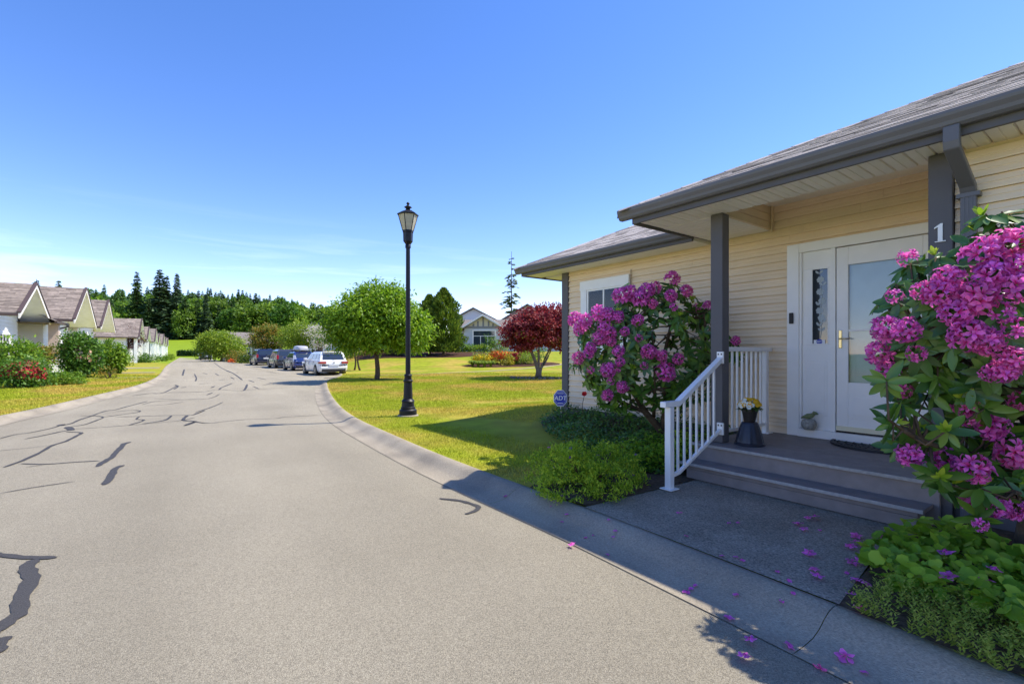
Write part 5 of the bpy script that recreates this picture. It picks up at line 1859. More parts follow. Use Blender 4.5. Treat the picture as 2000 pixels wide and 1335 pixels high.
# ------------------------------------------------------------------ parked cars (x forward from the rear bumper, y to the car's left)
m_tyre = mat('tyre_rubber', (.018, .018, .019), rough=.8, var=.2, nscale=30)
m_rim = mat('alloy_rim', (.45, .46, .48), rough=.3, var=.08, metallic=.8)
m_cglass = glassmat('car_glass', (.025, .035, .05))
m_tail = mat('tail_lamp_red', (.35, .012, .02), rough=.2, var=.05, spec=.7, coat=.5)
m_tailw = mat('clear_lamp', (.75, .75, .76), rough=.2, var=.05, spec=.7, coat=.5)
m_plate = mat('number_plate', (.62, .64, .66), rough=.4, var=.05)
m_trimb = mat('car_black_trim', (.015, .015, .017), rough=.5, var=.1)
def paint(nm, col):
    return mat(nm, col, rough=.28, var=.02, spec=.6, coat=.8)

def car(label, x, y, head, col, L=4.55, W=1.80, H=1.48, belt=.93, rear=(.10, .42), front=(3.45, 2.55), hood=.86, style='wagon', cat='car', z=None, group='cars parked along the right side of the road'):
    z = float(ROAD_Z(x, y)) + .003 if z is None else z
    ca, sa = math.cos(head), math.sin(head)
    F = lambda a, b_, c: (x + a * ca - b_ * sa, y + a * sa + b_ * ca, z + c)
    T = thing('parked_car', label, cat, (x, y, z), group)
    w = W / 2
    st_ = [(0.0, .80, .40, belt - .30), (.05, .92, .30, belt - .06), (.14, .98, .24, belt), (.6, 1.0, .20, belt + .01), (L * .3, 1.0, .19, belt), (L * .55, 1.0, .19, belt - .02),
           (front[0] - .05, .99, .19, belt - .04), (front[0] + .35, .97, .20, hood), (L - .28, .92, .22, hood - .10), (L - .08, .84, .28, hood - .22), (L, .70, .36, hood - .34)]
    rings = []
    for (a, k, zb, zt) in st_:
        ww = w * k
        half = [(ww * .88, zb), (ww * .98, zb + .10), (ww, zb + .28), (ww * .995, zt - .16), (ww * .965, zt - .04), (ww * .86, zt), (ww * .4, zt + .015)]
        rings.append([(a, p, q) for p, q in half] + [(a, -p, q) for p, q in half[::-1]])
    b = B(F)
    b.loft(rings)
    body = b.obj('body', col, T, smooth='auto')
    zb = belt - .03
    w0, w1 = w * .955, w * .74
    bot = [(rear[0], -w0 * .96, zb), (front[0], -w0 * .95, zb), (front[0], w0 * .95, zb), (rear[0], w0 * .96, zb)]
    mid = [(rear[0] + (rear[1] - rear[0]) * .8, -w1 * 1.06, H - .10), (front[1] + .15, -w1 * 1.05, H - .10), (front[1] + .15, w1 * 1.05, H - .10), (rear[0] + (rear[1] - rear[0]) * .8, w1 * 1.06, H - .10)]
    top = [(rear[1] + .10, -w1 * .88, H), (front[1] - .2, -w1 * .86, H - .01), (front[1] - .2, w1 * .86, H - .01), (rear[1] + .10, w1 * .88, H)]
    b = B(F)
    b.loft([bot, mid, top])
    cab = b.obj('cabin', col, T, bevel=.045)
    # glass: rear, sides in panes, windscreen
    def face_pt(q, f):      # corner loop q over bot-mid, bilinear: f=(across, up)
        a_, b__ = q
        lo = np.array(bot[a_]) + (np.array(bot[b__]) - np.array(bot[a_])) * f[0]
        hi = np.array(mid[a_]) + (np.array(mid[b__]) - np.array(mid[a_])) * f[0]
        return lo + (hi - lo) * f[1]
    def pane(nm, q, f0, f1, u0, u1, m, off=.014, par=cab, skew=0):
        P = [face_pt(q, (f0, u0)), face_pt(q, (f1, u0)), face_pt(q, (f1 + skew, u1)), face_pt(q, (f0, u1))]
        nr = np.cross(P[1] - P[0], P[3] - P[0])
        nr /= np.linalg.norm(nr)
        c = np.mean(P, 0) - np.array([(rear[0] + front[0]) / 2, 0, H * .7])
        if np.dot(nr, c) < 0:
            nr = -nr
        bb = B(F)
        bb.hexa([tuple(p - nr * .02) for p in P], [tuple(p + nr * off) for p in P])
        return bb.obj(nm, m, par, bevel=.01)
    pane('rear_window', (0, 3), .09, .91, .16, .93, m_cglass, .012)
    pane('windscreen', (1, 2), .06, .94, .1, .95, m_cglass)
    for q in ((3, 2), (0, 1)):
        for f0, f1 in ((.07, .28), (.31, .58), (.61, .90)):
            pane('side_window', q, f0, f1, .20, .92, m_cglass, .012)
    if style in ('wagon', 'hatch'):
        B(F).box(rear[1] - .18, rear[1] + .3, -w1 * .86, w1 * .86, H - .045, H + .005).obj('spoiler', col, cab, bevel=.015)
    for sg in (-1, 1):
        if style in ('wagon', 'suv', 'van'):
            B(F).tube([(rear[1] + .25, sg * w1 * .80, H - .01), (rear[1] + .35, sg * w1 * .80, H + .045), (front[1] - .35, sg * w1 * .80, H + .045), (front[1] - .25, sg * w1 * .80, H - .01)], .018, 6).obj('roof_rail', m_trimb if style != 'van' else m_rim, cab)
        # lamps
        if style == 'hatch':
            lo = [(.02, sg * w * .72, belt - .22), (.16, sg * w * 1.0, belt - .22), (.26, sg * w * .99, belt + .26), (.17, sg * w * .83, belt + .26)]
            bb = B(F).hexa(lo, [(p - .015, q + sg * .014, r_) for p, q, r_ in lo])
            bb.obj('tail_lamp', m_tailw, body, bevel=.01)
        elif style == 'wagon':
            B(F).box(-.035, .10, min(sg * w * .52, sg * w * .93), max(sg * w * .52, sg * w * .93), belt - .20, belt - .055).obj('tail_lamp', m_tail, body, bevel=.02)
            B(F).box(.02, .30, min(sg * w * .90, sg * w * 1.005), max(sg * w * .90, sg * w * 1.005), belt - .19, belt - .06).obj('lamp_side', m_tail, body, bevel=.02)
        else:
            B(F).box(-.03, .20, min(sg * w * .80, sg * w * 1.0), max(sg * w * .80, sg * w * 1.0), belt - .22, belt + .14).obj('tail_lamp', m_tail, body, bevel=.02)
        B(F).box(L - .42, L - .05, min(sg * w * .62, sg * w * .93), max(sg * w * .62, sg * w * .93), hood - .34, hood - .22).obj('headlamp', m_tailw, body, bevel=.02)
        B(F).box(front[0] - .55, front[0] - .35, min(sg * w * .97, sg * (w + .17)), max(sg * w * .97, sg * (w + .17)), belt + .0, belt + .15).obj('mirror', col, body, bevel=.03)
        for fx_ in (.28, .55):
            B(F).box(L * fx_ + .15, L * fx_ + .33, min(sg * w * .985, sg * (w + .02)), max(sg * w * .985, sg * (w + .02)), belt - .17, belt - .135).obj('door_handle', col, body, bevel=.008)
        # door shut lines and sill
        for fx_ in (.30, .53, .74):
            B(F).box(L * fx_, L * fx_ + .012, min(sg * w * .97, sg * (w + .003)), max(sg * w * .97, sg * (w + .003)), .32, belt - .06).obj('door_gap', m_trimb, body)
        B(F).box(L * .26, L * .72, min(sg * w * .9, sg * (w + .004)), max(sg * w * .9, sg * (w + .004)), .19, .27).obj('sill', m_trimb, body, bevel=.01)
        for wx in (.86, L - .88):
            yc = sg * (w - .10)
            rw = .325 if H < 1.6 else .36
            n = 20
            bb = B(F)
            bb.loft([[(wx + (rw + .055) * math.cos(2 * math.pi * j / n), sg * (w - .22), rw + (rw + .055) * math.sin(2 * math.pi * j / n)) for j in range(n)],
                     [(wx + (rw + .055) * math.cos(2 * math.pi * j / n), sg * (w + .004), rw + (rw + .055) * math.sin(2 * math.pi * j / n)) for j in range(n)]])
            bb.obj('wheel_arch', m_trimb, body)
            def ring(r_, yy):
                return [(wx + r_ * math.cos(2 * math.pi * j / n), yy, rw + r_ * math.sin(2 * math.pi * j / n)) for j in range(n)]
            wh = B(F).loft([ring(rw * .93, sg * (w - .20)), ring(rw, sg * (w - .17)), ring(rw, sg * (w - .005)), ring(rw * .93, sg * (w + .014)), ring(rw * .68, sg * (w + .016))]).obj('wheel', m_tyre, T, smooth='auto')
            B(F).loft([ring(rw * .67, sg * (w + .010)), ring(rw * .67, sg * (w + .020)), ring(rw * .60, sg * (w + .021)), ring(rw * .58, sg * (w + .006))], cap=False).obj('rim', m_rim, wh)
            for k in range(5):
                a = 2 * math.pi * k / 5 + .3
                ux, uz = math.cos(a), math.sin(a)
                vx, vz = -uz, ux
                s0, s1 = rw * .10, rw * .62
                P = [(wx + ux * s0 + vx * .035, sg * (w + .012), rw + uz * s0 + vz * .035), (wx + ux * s0 - vx * .035, sg * (w + .012), rw + uz * s0 - vz * .035),
                     (wx + ux * s1 - vx * .03, sg * (w + .012), rw + uz * s1 - vz * .03), (wx + ux * s1 + vx * .03, sg * (w + .012), rw + uz * s1 + vz * .03)]
                B(F).hexa(P, [(p, q + sg * .014, r_) for p, q, r_ in P]).obj('spoke', m_rim, wh)
    # tail: plate, lower bumper, badge
    B(F).box(-.045, .05, -.30, .30, belt - .36, belt - .215).obj('number_plate', m_plate, body, bevel=.006)
    B(F).box(-.035, .16, -w * .80, w * .80, .25, .40).obj('bumper_valance', m_trimb, body, bevel=.03)
    B(F).box(-.03, .14, -w * .90, w * .90, .42, .56).obj('bumper', col, body, bevel=.05)
    bb = B(F)
    bb.loft([[(q, .055 * math.cos(2 * math.pi * j / 14), belt - .13 + .055 * math.sin(2 * math.pi * j / 14)) for j in range(14)] for q in (.0, -.036)])
    bb.obj('badge', m_rim, body)
    B(F).tube([(rear[0] + (rear[1] - rear[0]) * .12 - .02, .02, belt + .09), (rear[0] + (rear[1] - rear[0]) * .18 - .03, -.22, belt + .13)], .012, 5).obj('wiper', m_trimb, cab)
    return T, F

HD = math.atan2(.805, -.594)
def parked(lw_x, lw_y, L, W):      # rear-left wheel contact to the rear bumper centre
    return (lw_x - .86 * math.cos(HD) + (W / 2 - .1) * math.sin(HD), lw_y - .86 * math.sin(HD) - (W / 2 - .1) * math.cos(HD))
white, dblue, dgrey, navy = paint('white_car_paint', (.80, .81, .83)), paint('blue_car_paint', (.012, .03, .16)), paint('dark_grey_car_paint', (.035, .035, .042)), paint('navy_car_paint', (.008, .012, .045))
xw, yw = parked(-12.27, 30.4, 4.55, 1.8)
car('white estate car with red tail lamps, nearest of the parked cars', xw, yw, HD, white)
xw, yw = parked(-17.1, 37.7, 4.4, 1.76)
_, FB = car('dark blue hatchback with a silver roof box', xw, yw, HD, dblue, 4.4, 1.76, 1.50, .95, (.12, .95), (3.5, 2.45), .84, 'hatch')
zr = float(ROAD_Z(xw, yw)) + 1.50
FBz = lambda a, b_, c: FB(a, b_, 0)[:2] + (zr + c,)
rb_ = thing('roof_box', 'silver roof box carried on the dark blue car', 'roof box', FBz(1.6, 0, .12))
b = B(FBz)
rings = []
for a, k, hh in ((.75, .55, .16), (.85, .85, .28), (1.2, 1.0, .36), (2.1, 1.0, .38), (2.6, .85, .30), (2.85, .5, .16)):
    rings.append([(a, .42 * k, .10), (a, .46 * k, .17), (a, .40 * k, .10 + hh * .85), (a, .2 * k, .10 + hh), (a, -.2 * k, .10 + hh), (a, -.40 * k, .10 + hh * .85), (a, -.46 * k, .17), (a, -.42 * k, .10)])
b.loft(rings).obj('shell', mat('silver_shell', (.40, .40, .43), rough=.35, var=.05, spec=.5), rb_, smooth='auto')
for a in (1.2, 2.3):
    B(FBz).box(a, a + .06, -.62, .62, .02, .075).obj('cross_bar', m_trimb, rb_)
xw, yw = parked(-21.5, 44.0, 4.7, 1.88)
car('dark grey sport utility car between the blue car and the minivan', xw, yw, HD, dgrey, 4.7, 1.88, 1.72, 1.05, (.10, .48), (3.5, 2.6), 1.0, 'suv')
xw, yw = parked(-27.9, 52.7, 5.1, 1.98)
car('dark navy minivan, last of the four cars parked in the bay', xw, yw, HD, navy, 5.1, 1.98, 1.75, 1.05, (.08, .38), (4.1, 3.0), .98, 'van', 'minivan')
HD2 = math.atan2(.83, -.55)
car('small dark car far down the road by the yellow green tree', at(416, 92), 90, HD2, dgrey, 4.6, 1.85, 1.65, 1.0, (.10, .5), (3.5, 2.6), .95, 'suv')
car('white car mostly hidden behind the far dark car', at(399, 100), 100, HD2, white)
# far street sign on a pale pole
sx_, sy_ = at(414, 84), 84
sz_ = float(gz(sx_, sy_))
sp_ = thing('street_sign', 'thin pale sign post by the yellow green tree at the road end', 'sign', (sx_, sy_, sz_))
B().tube([(sx_, sy_, sz_ - .1), (sx_, sy_, sz_ + 3.2)], .05, 8).obj('pole', m_alu, sp_)
B().box(sx_ - .06, sx_ + .5, sy_ - .03, sy_ + .03, sz_ + 2.75, sz_ + 3.2).obj('plate', mat('pale_green_sign', (.35, .48, .42), rough=.5), sp_)
B().box(sx_ - .35, sx_ + .06, sy_ - .09, sy_ - .05, sz_ + 1.6, sz_ + 1.9).obj('plate', MATS['pale_green_sign'], sp_)

# ------------------------------------------------------------------ rhododendrons
def attrmat(name, inner, outer, blotch, rough=.5, transl=.3):
    """petals: throat colour to rim colour by a stored petal coordinate, tint varied per flower head"""
    m = bpy.data.materials.new(name)
    m.use_nodes = True
    n, l = m.node_tree.nodes, m.node_tree.links
    n.clear()
    out = n.new('ShaderNodeOutputMaterial')
    b = n.new('ShaderNodeBsdfPrincipled')
    b.inputs['Roughness'].default_value = rough
    b.inputs['Specular IOR Level'].default_value = .25
    at_ = n.new('ShaderNodeAttribute')
    at_.attribute_name = 'petal'
    rp = n.new('ShaderNodeValToRGB')
    rp.color_ramp.elements.new(.5)
    for e, (p, c) in zip(rp.color_ramp.elements, ((0.0, blotch), (.38, inner), (1.0, outer))):
        e.position = p
        e.color = rgb(c)
    l.new(at_.outputs['Fac'], rp.inputs[0])
    hs_ = n.new('ShaderNodeHueSaturation')
    oi = n.new('ShaderNodeObjectInfo')
    geo = n.new('ShaderNodeNewGeometry')
    for src, sock, lo, hi in ((oi.outputs['Random'], 'Hue', .484, .514), (geo.outputs['Random Per Island'], 'Value', .62, 1.25)):
        mr = n.new('ShaderNodeMapRange')
        mr.inputs[3].default_value = lo
        mr.inputs[4].default_value = hi
        l.new(src, mr.inputs[0])
        l.new(mr.outputs[0], hs_.inputs[sock])
    l.new(rp.outputs[0], hs_.inputs['Color'])
    l.new(hs_.outputs[0], b.inputs['Base Color'])
    tr = n.new('ShaderNodeBsdfTranslucent')
    l.new(hs_.outputs[0], tr.inputs['Color'])
    ms = n.new('ShaderNodeMixShader')
    ms.inputs[0].default_value = transl
    l.new(b.outputs[0], ms.inputs[1])
    l.new(tr.outputs[0], ms.inputs[2])
    l.new(ms.outputs[0], out.inputs['Surface'])
    return m
m_rhodo = attrmat('rhododendron_petal', (.80, .085, .45), (.88, .21, .62), (.58, .012, .09), transl=.40)

def floret(r, size, openness=1.0, broad=1.0):
    """funnel flower with five broad, waved, recurved petals; axis +Z; returns verts, quads, petal coordinate"""
    V, Q, A = [], [], []
    rows = [(.00, .06, .0), (.42, .17, .28), (.80, .46, .66), (.95, .86, .90), (.84, 1.22, 1.0)]   # height, radius, coord
    for k in range(5):
        a0 = 2 * math.pi * k / 5 + r.uniform(-.1, .1)
        o = len(V)
        for j, (hh, rad, c) in enumerate(rows):
            wid = (.60, .58, .52, .40, .06)[j]
            for i, q in enumerate((-1, 0, 1)):
                a = a0 + q * min(.62, wid * broad)
                rr_ = rad * size * openness * (1 + (.05 if q == 0 else -.04 * abs(q)))
                zz = hh * size * .95 + (-.06 if q == 0 else .05) * size * (j / 4) + r.uniform(-.09, .09) * size * (j > 1)
                V.append((rr_ * math.cos(a), rr_ * math.sin(a), zz))
                A.append(c if not (k == 0 and j in (1, 2) and q == 0) else .05)
        for j in range(4):
            for i in range(2):
                p = o + j * 3 + i
                Q.append((p, p + 1, p + 4, p + 3))
    return V, Q, A

def truss_mesh(seed, rad=.085, n=15, fl=.042, op=1.0):
    """domed head of florets"""
    r = random.Random(seed)
    VV, QQ, AA = [], [], []
    for i in range(n):
        f = (i + .5) / n
        ph = math.acos(1 - f * 1.25) + r.uniform(-.12, .12)
        a = i * 2.399 + r.uniform(-.2, .2)
        d = Vector((math.sin(ph) * math.cos(a), math.sin(ph) * math.sin(a), math.cos(ph)))
        V, Q, A = floret(r, fl * r.uniform(.85, 1.15), op * r.uniform(.85, 1.1))
        M_ = Matrix.Translation(d * (rad * r.uniform(.85, 1.12) - fl * .9)) @ (d + Vector((r.uniform(-.35, .35), r.uniform(-.35, .35), r.uniform(-.35, .35)))).to_track_quat('Z', 'Y').to_matrix().to_4x4() @ Matrix.Rotation(r.uniform(0, 6.28), 4, 'Z')
        o = len(VV)
        VV += [tuple(M_ @ Vector(v)) for v in V]
        QQ += [tuple(x + o for x in q) for q in Q]
        AA += A
    me = bpy.data.meshes.new('flower_head')
    me.from_pydata(VV, [], QQ)
    at_ = me.attributes.new('petal', 'FLOAT', 'POINT')
    at_.data.foreach_set('value', AA)
    me.polygons.foreach_set('use_smooth', [True] * len(me.polygons))
    me.materials.append(m_rhodo)
    return me
TR = [truss_mesh(200 + k, .085, (15, 17, 13, 16, 9)[k], (.042, .040, .045, .042, .040)[k]) for k in range(5)]

g_rh = leafmat('rhododendron_leaf', [(.036, .10, .018), (.07, .165, .022), (.14, .25, .028)], rough=.33, transl=.12, spec=.5, objrand=True)
g_rhs = leafmat('rhododendron_leaf_mass', [(.036, .10, .018), (.07, .165, .022), (.14, .25, .028)], rough=.33, transl=.12, spec=.5)
g_new = leafmat('rhododendron_new_growth', [(.13, .26, .015), (.28, .42, .03), (.42, .50, .05)], rough=.4, transl=.35)

def rleaf_mesh():
    """leathery elliptic leaf, 1 long, folded on the midrib, tip turned down; along +X"""
    xs_ = [0, .12, .3, .52, .75, .92, 1.0]
    ws = [.02, .10, .165, .18, .14, .065, .0]
    V, Q = [], []
    for x_, w_ in zip(xs_, ws):
        dz = -.22 * x_ ** 2
        V += [(x_, w_, dz - w_ * .10 + .03 * math.sin(x_ * 9)), (x_, 0, dz - w_ * .38), (x_, -w_, dz - w_ * .10)]
    for i in range(len(xs_) - 1):
        for j in range(2):
            p = i * 3 + j
            Q.append((p, p + 3, p + 4, p + 1))
    me = bpy.data.meshes.new('leaf')
    me.from_pydata(V, [], Q)
    me.polygons.foreach_set('use_smooth', [True] * len(Q))
    return me
LEAF = rleaf_mesh()
LEAF.materials.append(g_rh)
LV = np.array([v.co for v in LEAF.vertices])
LQ = np.array([list(p.vertices) for p in LEAF.polygons])

def rhododendron(label, loc, heads, shell, n_whorl, leaf_len, limbs, seed, n_obj=300, new_frac=.3):
    T = thing('rhododendron', label, 'shrub', loc)
    r = np.random.default_rng(seed)
    pr_ = random.Random(seed)
    # flower heads
    tips = []
    for (p, nrm_, rad) in heads:
        o = link('flower_head', TR[pr_.choice((0, 1, 2, 3)) if rad > .055 else 4], p, T)
        d = Vector(nrm_).normalized()
        o.rotation_euler = (d.to_track_quat('Z', 'Y').to_matrix() @ Matrix.Rotation(pr_.uniform(0, 6.28), 3, 'Z')).to_euler()
        k = rad / .085
        o.scale = (k, k, k)
        tips.append((np.array(p) - np.array(d) * rad * .75, np.array(d), True))
    for c, n_ in shell(r, n_whorl):
        tips.append((c, n_ / np.linalg.norm(n_), False))
    # leaves in whorls round every shoot tip
    mats_, news = [], []
    for c, d, flo in tips:
        ref = r.normal(size=3)
        X = np.cross(d, ref)
        X /= np.linalg.norm(X)
        Y = np.cross(d, X)
        nl = r.integers(7, 11)
        a0 = r.uniform(0, 6.28)
        for k in range(nl):
            a = a0 + 2 * math.pi * k / nl + r.uniform(-.2, .2)
            lift = r.uniform(-.35, .45)
            u = X * math.cos(a) + Y * math.sin(a) + d * lift + np.array([0, 0, -.18])
            u /= np.linalg.norm(u)
            nn = d - u * np.dot(d, u) + r.normal(size=3) * .15
            nn = nn - u * np.dot(nn, u)
            nn /= np.linalg.norm(nn)
            v_ = np.cross(nn, u)
            L_ = leaf_len * r.uniform(.7, 1.15)
            mats_.append((np.column_stack([u, v_, nn]), c - d * r.uniform(0, .03), L_))
        if not flo and r.random() < new_frac:
            for k in range(6):
                a = a0 + k * 1.05
                u = (X * math.cos(a) + Y * math.sin(a)) * .55 + d * r.uniform(.6, 1.1) + np.array([0, 0, .45])
                u /= np.linalg.norm(u)
                nn = d - u * np.dot(d, u) + r.normal(size=3) * .1
                nn /= np.linalg.norm(nn)
                nn = nn - u * np.dot(nn, u)
                nn /= np.linalg.norm(nn)
                v_ = np.cross(nn, u)
                news.append((np.column_stack([u, v_, nn]), c + d * .015, leaf_len * r.uniform(.35, .6)))
    cl = np.array(cam.location)
    order = sorted(range(len(mats_)), key=lambda i: np.linalg.norm(mats_[i][1] - cl) - mats_[i][2])
    pick = set(order[:n_obj])
    VV = []
    for i, (M_, c, L_) in enumerate(mats_):
        if i in pick:
            o = link('leaf', LEAF, c, T)
            o.rotation_euler = Matrix(M_.tolist()).to_euler()
            o.scale = (L_, L_, L_)
        else:
            VV.append((LV * L_) @ M_.T + c)
    def joined(nm, VV, m):
        n = len(VV)
        idx = (np.arange(n)[:, None, None] * len(LV) + LQ[None]).reshape(-1, 4)
        o = quadmesh(nm, np.concatenate(VV), 4, m, T, idx=idx, smooth=True)
        o['kind'] = 'stuff'
    if VV:
        joined('leaves', VV, g_rhs)
    if news:
        joined('new_growth', [(LV * L_) @ M_.T + c for M_, c, L_ in news], g_new)
    # limbs, then a twig to every shoot tip from the nearest limb point
    b = B()
    nodes = []
    for pts, r0, r1 in limbs:
        P = catmull(pts, 4)
        k = len(P)
        b.tube(P, [r0 + (r1 - r0) * i / (k - 1) for i in range(k)], 9)
        nodes += [np.array(p) for p in P[3:]]
    b.obj('trunk', m_bark, T, smooth=True)
    b = B()
    ND = np.array(nodes)
    for c, d, flo in tips:
        i = int(np.argmin(np.linalg.norm(ND - c, axis=1) + .6 * np.maximum(0, ND[:, 2] - c[2])))
        a = ND[i]
        mid = (a + c) / 2 + r.normal(size=3) * .03 - np.array([0, 0, .04])
        b.tube([tuple(a), tuple(mid), tuple(c)], [.010, .007, .004], 5)
    b.obj('twigs', m_bark, T, smooth=True)['kind'] = 'stuff'
    return T

def pix(u, v, Y):
    return np.array([(u - 1000) / 944 * Y, Y, 1.34 + (690 - v) / 944 * Y])

# --- the near bush beside the door
C1_ = np.array([3.12, 2.78, 1.50])
R1_ = np.array([1.00, .62, .68])
HEAD1 = [(1920, 499, 40), (1972, 480, 40), (1938, 536, 34), (1988, 560, 34), (1852, 545, 30), (1838, 575, 34), (1800, 568, 22), (1903, 578, 38), (1867, 612, 34), (1730, 643, 30), (1773, 643, 28), (1722, 689, 28), (1736, 724, 25),
         (1893, 655, 38), (1930, 668, 30), (1773, 504, 20), (1747, 580, 18), (1975, 702, 30), (1958, 724, 28), (1790, 690, 20), (1932, 728, 20), (1886, 790, 28), (1892, 815, 20), (1936, 832, 30), (1958, 852, 20),
         (1775, 887, 27), (1840, 896, 28), (1897, 911, 34), (1980, 888, 34), (1902, 980, 26), (1945, 986, 28), (1976, 992, 25), (1914, 1022, 16), (1764, 761, 18), (1985, 640, 26), (1955, 610, 24), (1992, 520, 30), (1992, 780, 24)]
heads = []
rr_ = random.Random(5)
for u, v, rp in HEAD1:
    # front face of the bush: solve the ray against the ellipsoid, else its nearest depth
    d = np.array([(u - 1000) / 944, 1, (690 - v) / 944])
    o_ = np.array([0, 0, 1.34]) - C1_
    A_, Bq, Cq = np.sum((d / R1_) ** 2), np.sum(d * o_ / R1_ ** 2), np.sum((o_ / R1_) ** 2) - 1
    disc = Bq * Bq - A_ * Cq
    Y = (-Bq - math.sqrt(disc)) / A_ if disc > 0 else -Bq / A_
    if v > 770:
        Y = 2.72 - .12 * (u - 1760) / 240 + rr_.uniform(-.08, .08)
    p = pix(u, v, Y)
    n_ = (p - C1_) / R1_ ** 2
    n_ = n_ / np.linalg.norm(n_) + np.array([-.25, -.5, .35])
    heads.append((tuple(p), tuple(n_), rp / 944 * Y * .80))
def shell1(r, n):
    out = []
    while len(out) < n:
        d = r.normal(size=3)
        d /= np.linalg.norm(d)
        if r.random() < .68:
            c = C1_ + d * R1_ * r.uniform(.75, 1.06)
        else:          # skirt of lower branches
            u, v = r.uniform(1730, 2060), r.uniform(730, 985)
            if v > 760 + (u - 1700) * 1.0 + 60:
                continue
            c = pix(u, v, r.uniform(2.55, 3.1))
            d = np.array([-.5, -.6, .1]) + r.normal(size=3) * .5
        uu, vv = 1000 + 944 * c[0] / c[1], 690 - 944 * (c[2] - 1.34) / c[1]
        if c[1] < 1.9 or uu < 1700 or (vv < 470 and uu < 1780):
            continue
        if c[0] * D2[0] + c[1] * D2[1] > 4.72:
            continue
        out.append((c, d + np.array([-.15, -.25, .3])))
    return out
zb1 = .05
limbs1 = [([(3.32, 3.12, zb1 - .1), (3.30, 3.05, .35), (3.22, 2.95, .75), (3.18, 2.85, 1.2), (3.0, 2.75, 1.7)], .085, .02),
          ([(3.28, 3.02, .45), (3.0, 2.92, .62), (2.7, 2.80, .72), (2.35, 2.72, .83), (2.15, 2.66, .92)], .035, .012),
          ([(3.22, 2.95, .7), (2.95, 2.8, 1.0), (2.6, 2.7, 1.25), (2.3, 2.68, 1.45)], .034, .01),
          ([(3.2, 2.9, .9), (3.4, 2.6, 1.2), (3.5, 2.45, 1.6)], .03, .01),
          ([(3.2, 2.9, .8), (3.05, 2.55, 1.1), (2.95, 2.35, 1.5)], .03, .01),
          ([(3.3, 3.05, .4), (3.0, 2.75, .5), (2.7, 2.6, .6)], .026, .01)]
rhododendron('large rhododendron with magenta pink flower heads at the right edge, before the front door', (3.32, 3.12, zb1), heads, shell1, 215, .125, limbs1, 401, 300, .38)

# --- the bush against the house wall
C2_ = np.array([1.78, 6.42, 1.38])
R2_ = np.array([1.02, .62, .98])
HEAD2 = [(1313, 545, 15), (1340, 568, 13), (1310, 577, 13), (1213, 578, 18), (1230, 572, 16), (1250, 583, 18), (1262, 567, 15), (1279, 563, 14), (1275, 593, 10), (1124, 624, 16), (1143, 628, 16), (1132, 643, 13), (1170, 611, 16), (1185, 613, 14),
         (1206, 617, 12), (1246, 625, 12), (1181, 641, 15), (1171, 660, 14), (1192, 650, 14), (1194, 667, 10), (1221, 647, 10), (1154, 679, 12), (1149, 690, 11), (1131, 698, 13), (1208, 685, 12), (1212, 706, 10), (1267, 687, 15), (1293, 694, 12),
         (1324, 701, 12), (1300, 726, 19), (1258, 714, 8), (1188, 724, 15), (1204, 720, 9), (1216, 755, 12), (1186, 771, 12), (1193, 744, 8), (1154, 722, 8), (1382, 598, 11), (1359, 602, 9), (1248, 660, 8), (1316, 599, 9), (1436, 665, 10)]
heads = []
for u, v, rp in HEAD2:
    d = np.array([(u - 1000) / 944, 1, (690 - v) / 944])
    o_ = np.array([0, 0, 1.34]) - C2_
    A_, Bq, Cq = np.sum((d / R2_) ** 2), np.sum(d * o_ / R2_ ** 2), np.sum((o_ / R2_) ** 2) - 1
    disc = Bq * Bq - A_ * Cq
    Y = (-Bq - math.sqrt(disc)) / A_ if disc > 0 else -Bq / A_
    p = pix(u, v, Y)
    tt = p[0] * D2[0] + p[1] * D2[1]
    if u > 1350 and u < 1420:
        p = pix(u, v, 6.15)
    if u > 1420:
        p = pix(u, v, 6.05)
    n_ = (p - C2_) / R2_ ** 2
    n_ = n_ / np.linalg.norm(n_) + np.array([-.25, -.5, .25])
    heads.append((tuple(p), tuple(n_), rp / 944 * p[1] * .92))
def shell2(r, n):
    out = []
    while len(out) < n:
        d = r.normal(size=3)
        d /= np.linalg.norm(d)
        c = C2_ + d * R2_ * r.uniform(.70, 1.0)
        tt = c[0] * D2[0] + c[1] * D2[1]
        ss = c[0] * D1[0] + c[1] * D1[1]
        uu, vv = 1000 + 944 * c[0] / c[1], 690 - 944 * (c[2] - 1.34) / c[1]
        if tt > 6.05 or ss < 3.1 or c[2] < .55 or vv < 552 or (uu < 1190 and vv < 612):
            continue
        out.append((c, d + np.array([-.15, -.3, .25])))
    for k in range(14):       # a leafy arm behind the porch post
        c = pix(r.uniform(1340, 1388), r.uniform(600, 790), r.uniform(6.0, 6.3))
        out.append((c, r.normal(size=3) + np.array([0, -.6, .4])))
    for k in range(3):
        c = pix(r.uniform(1432, 1445), r.uniform(668, 700), 6.0)
        out.append((c, r.normal(size=3) * .5 + np.array([0, -.6, .4])))
    return out
bx2, by2 = 2.12, 6.55
zb2 = float(gz(bx2, by2))
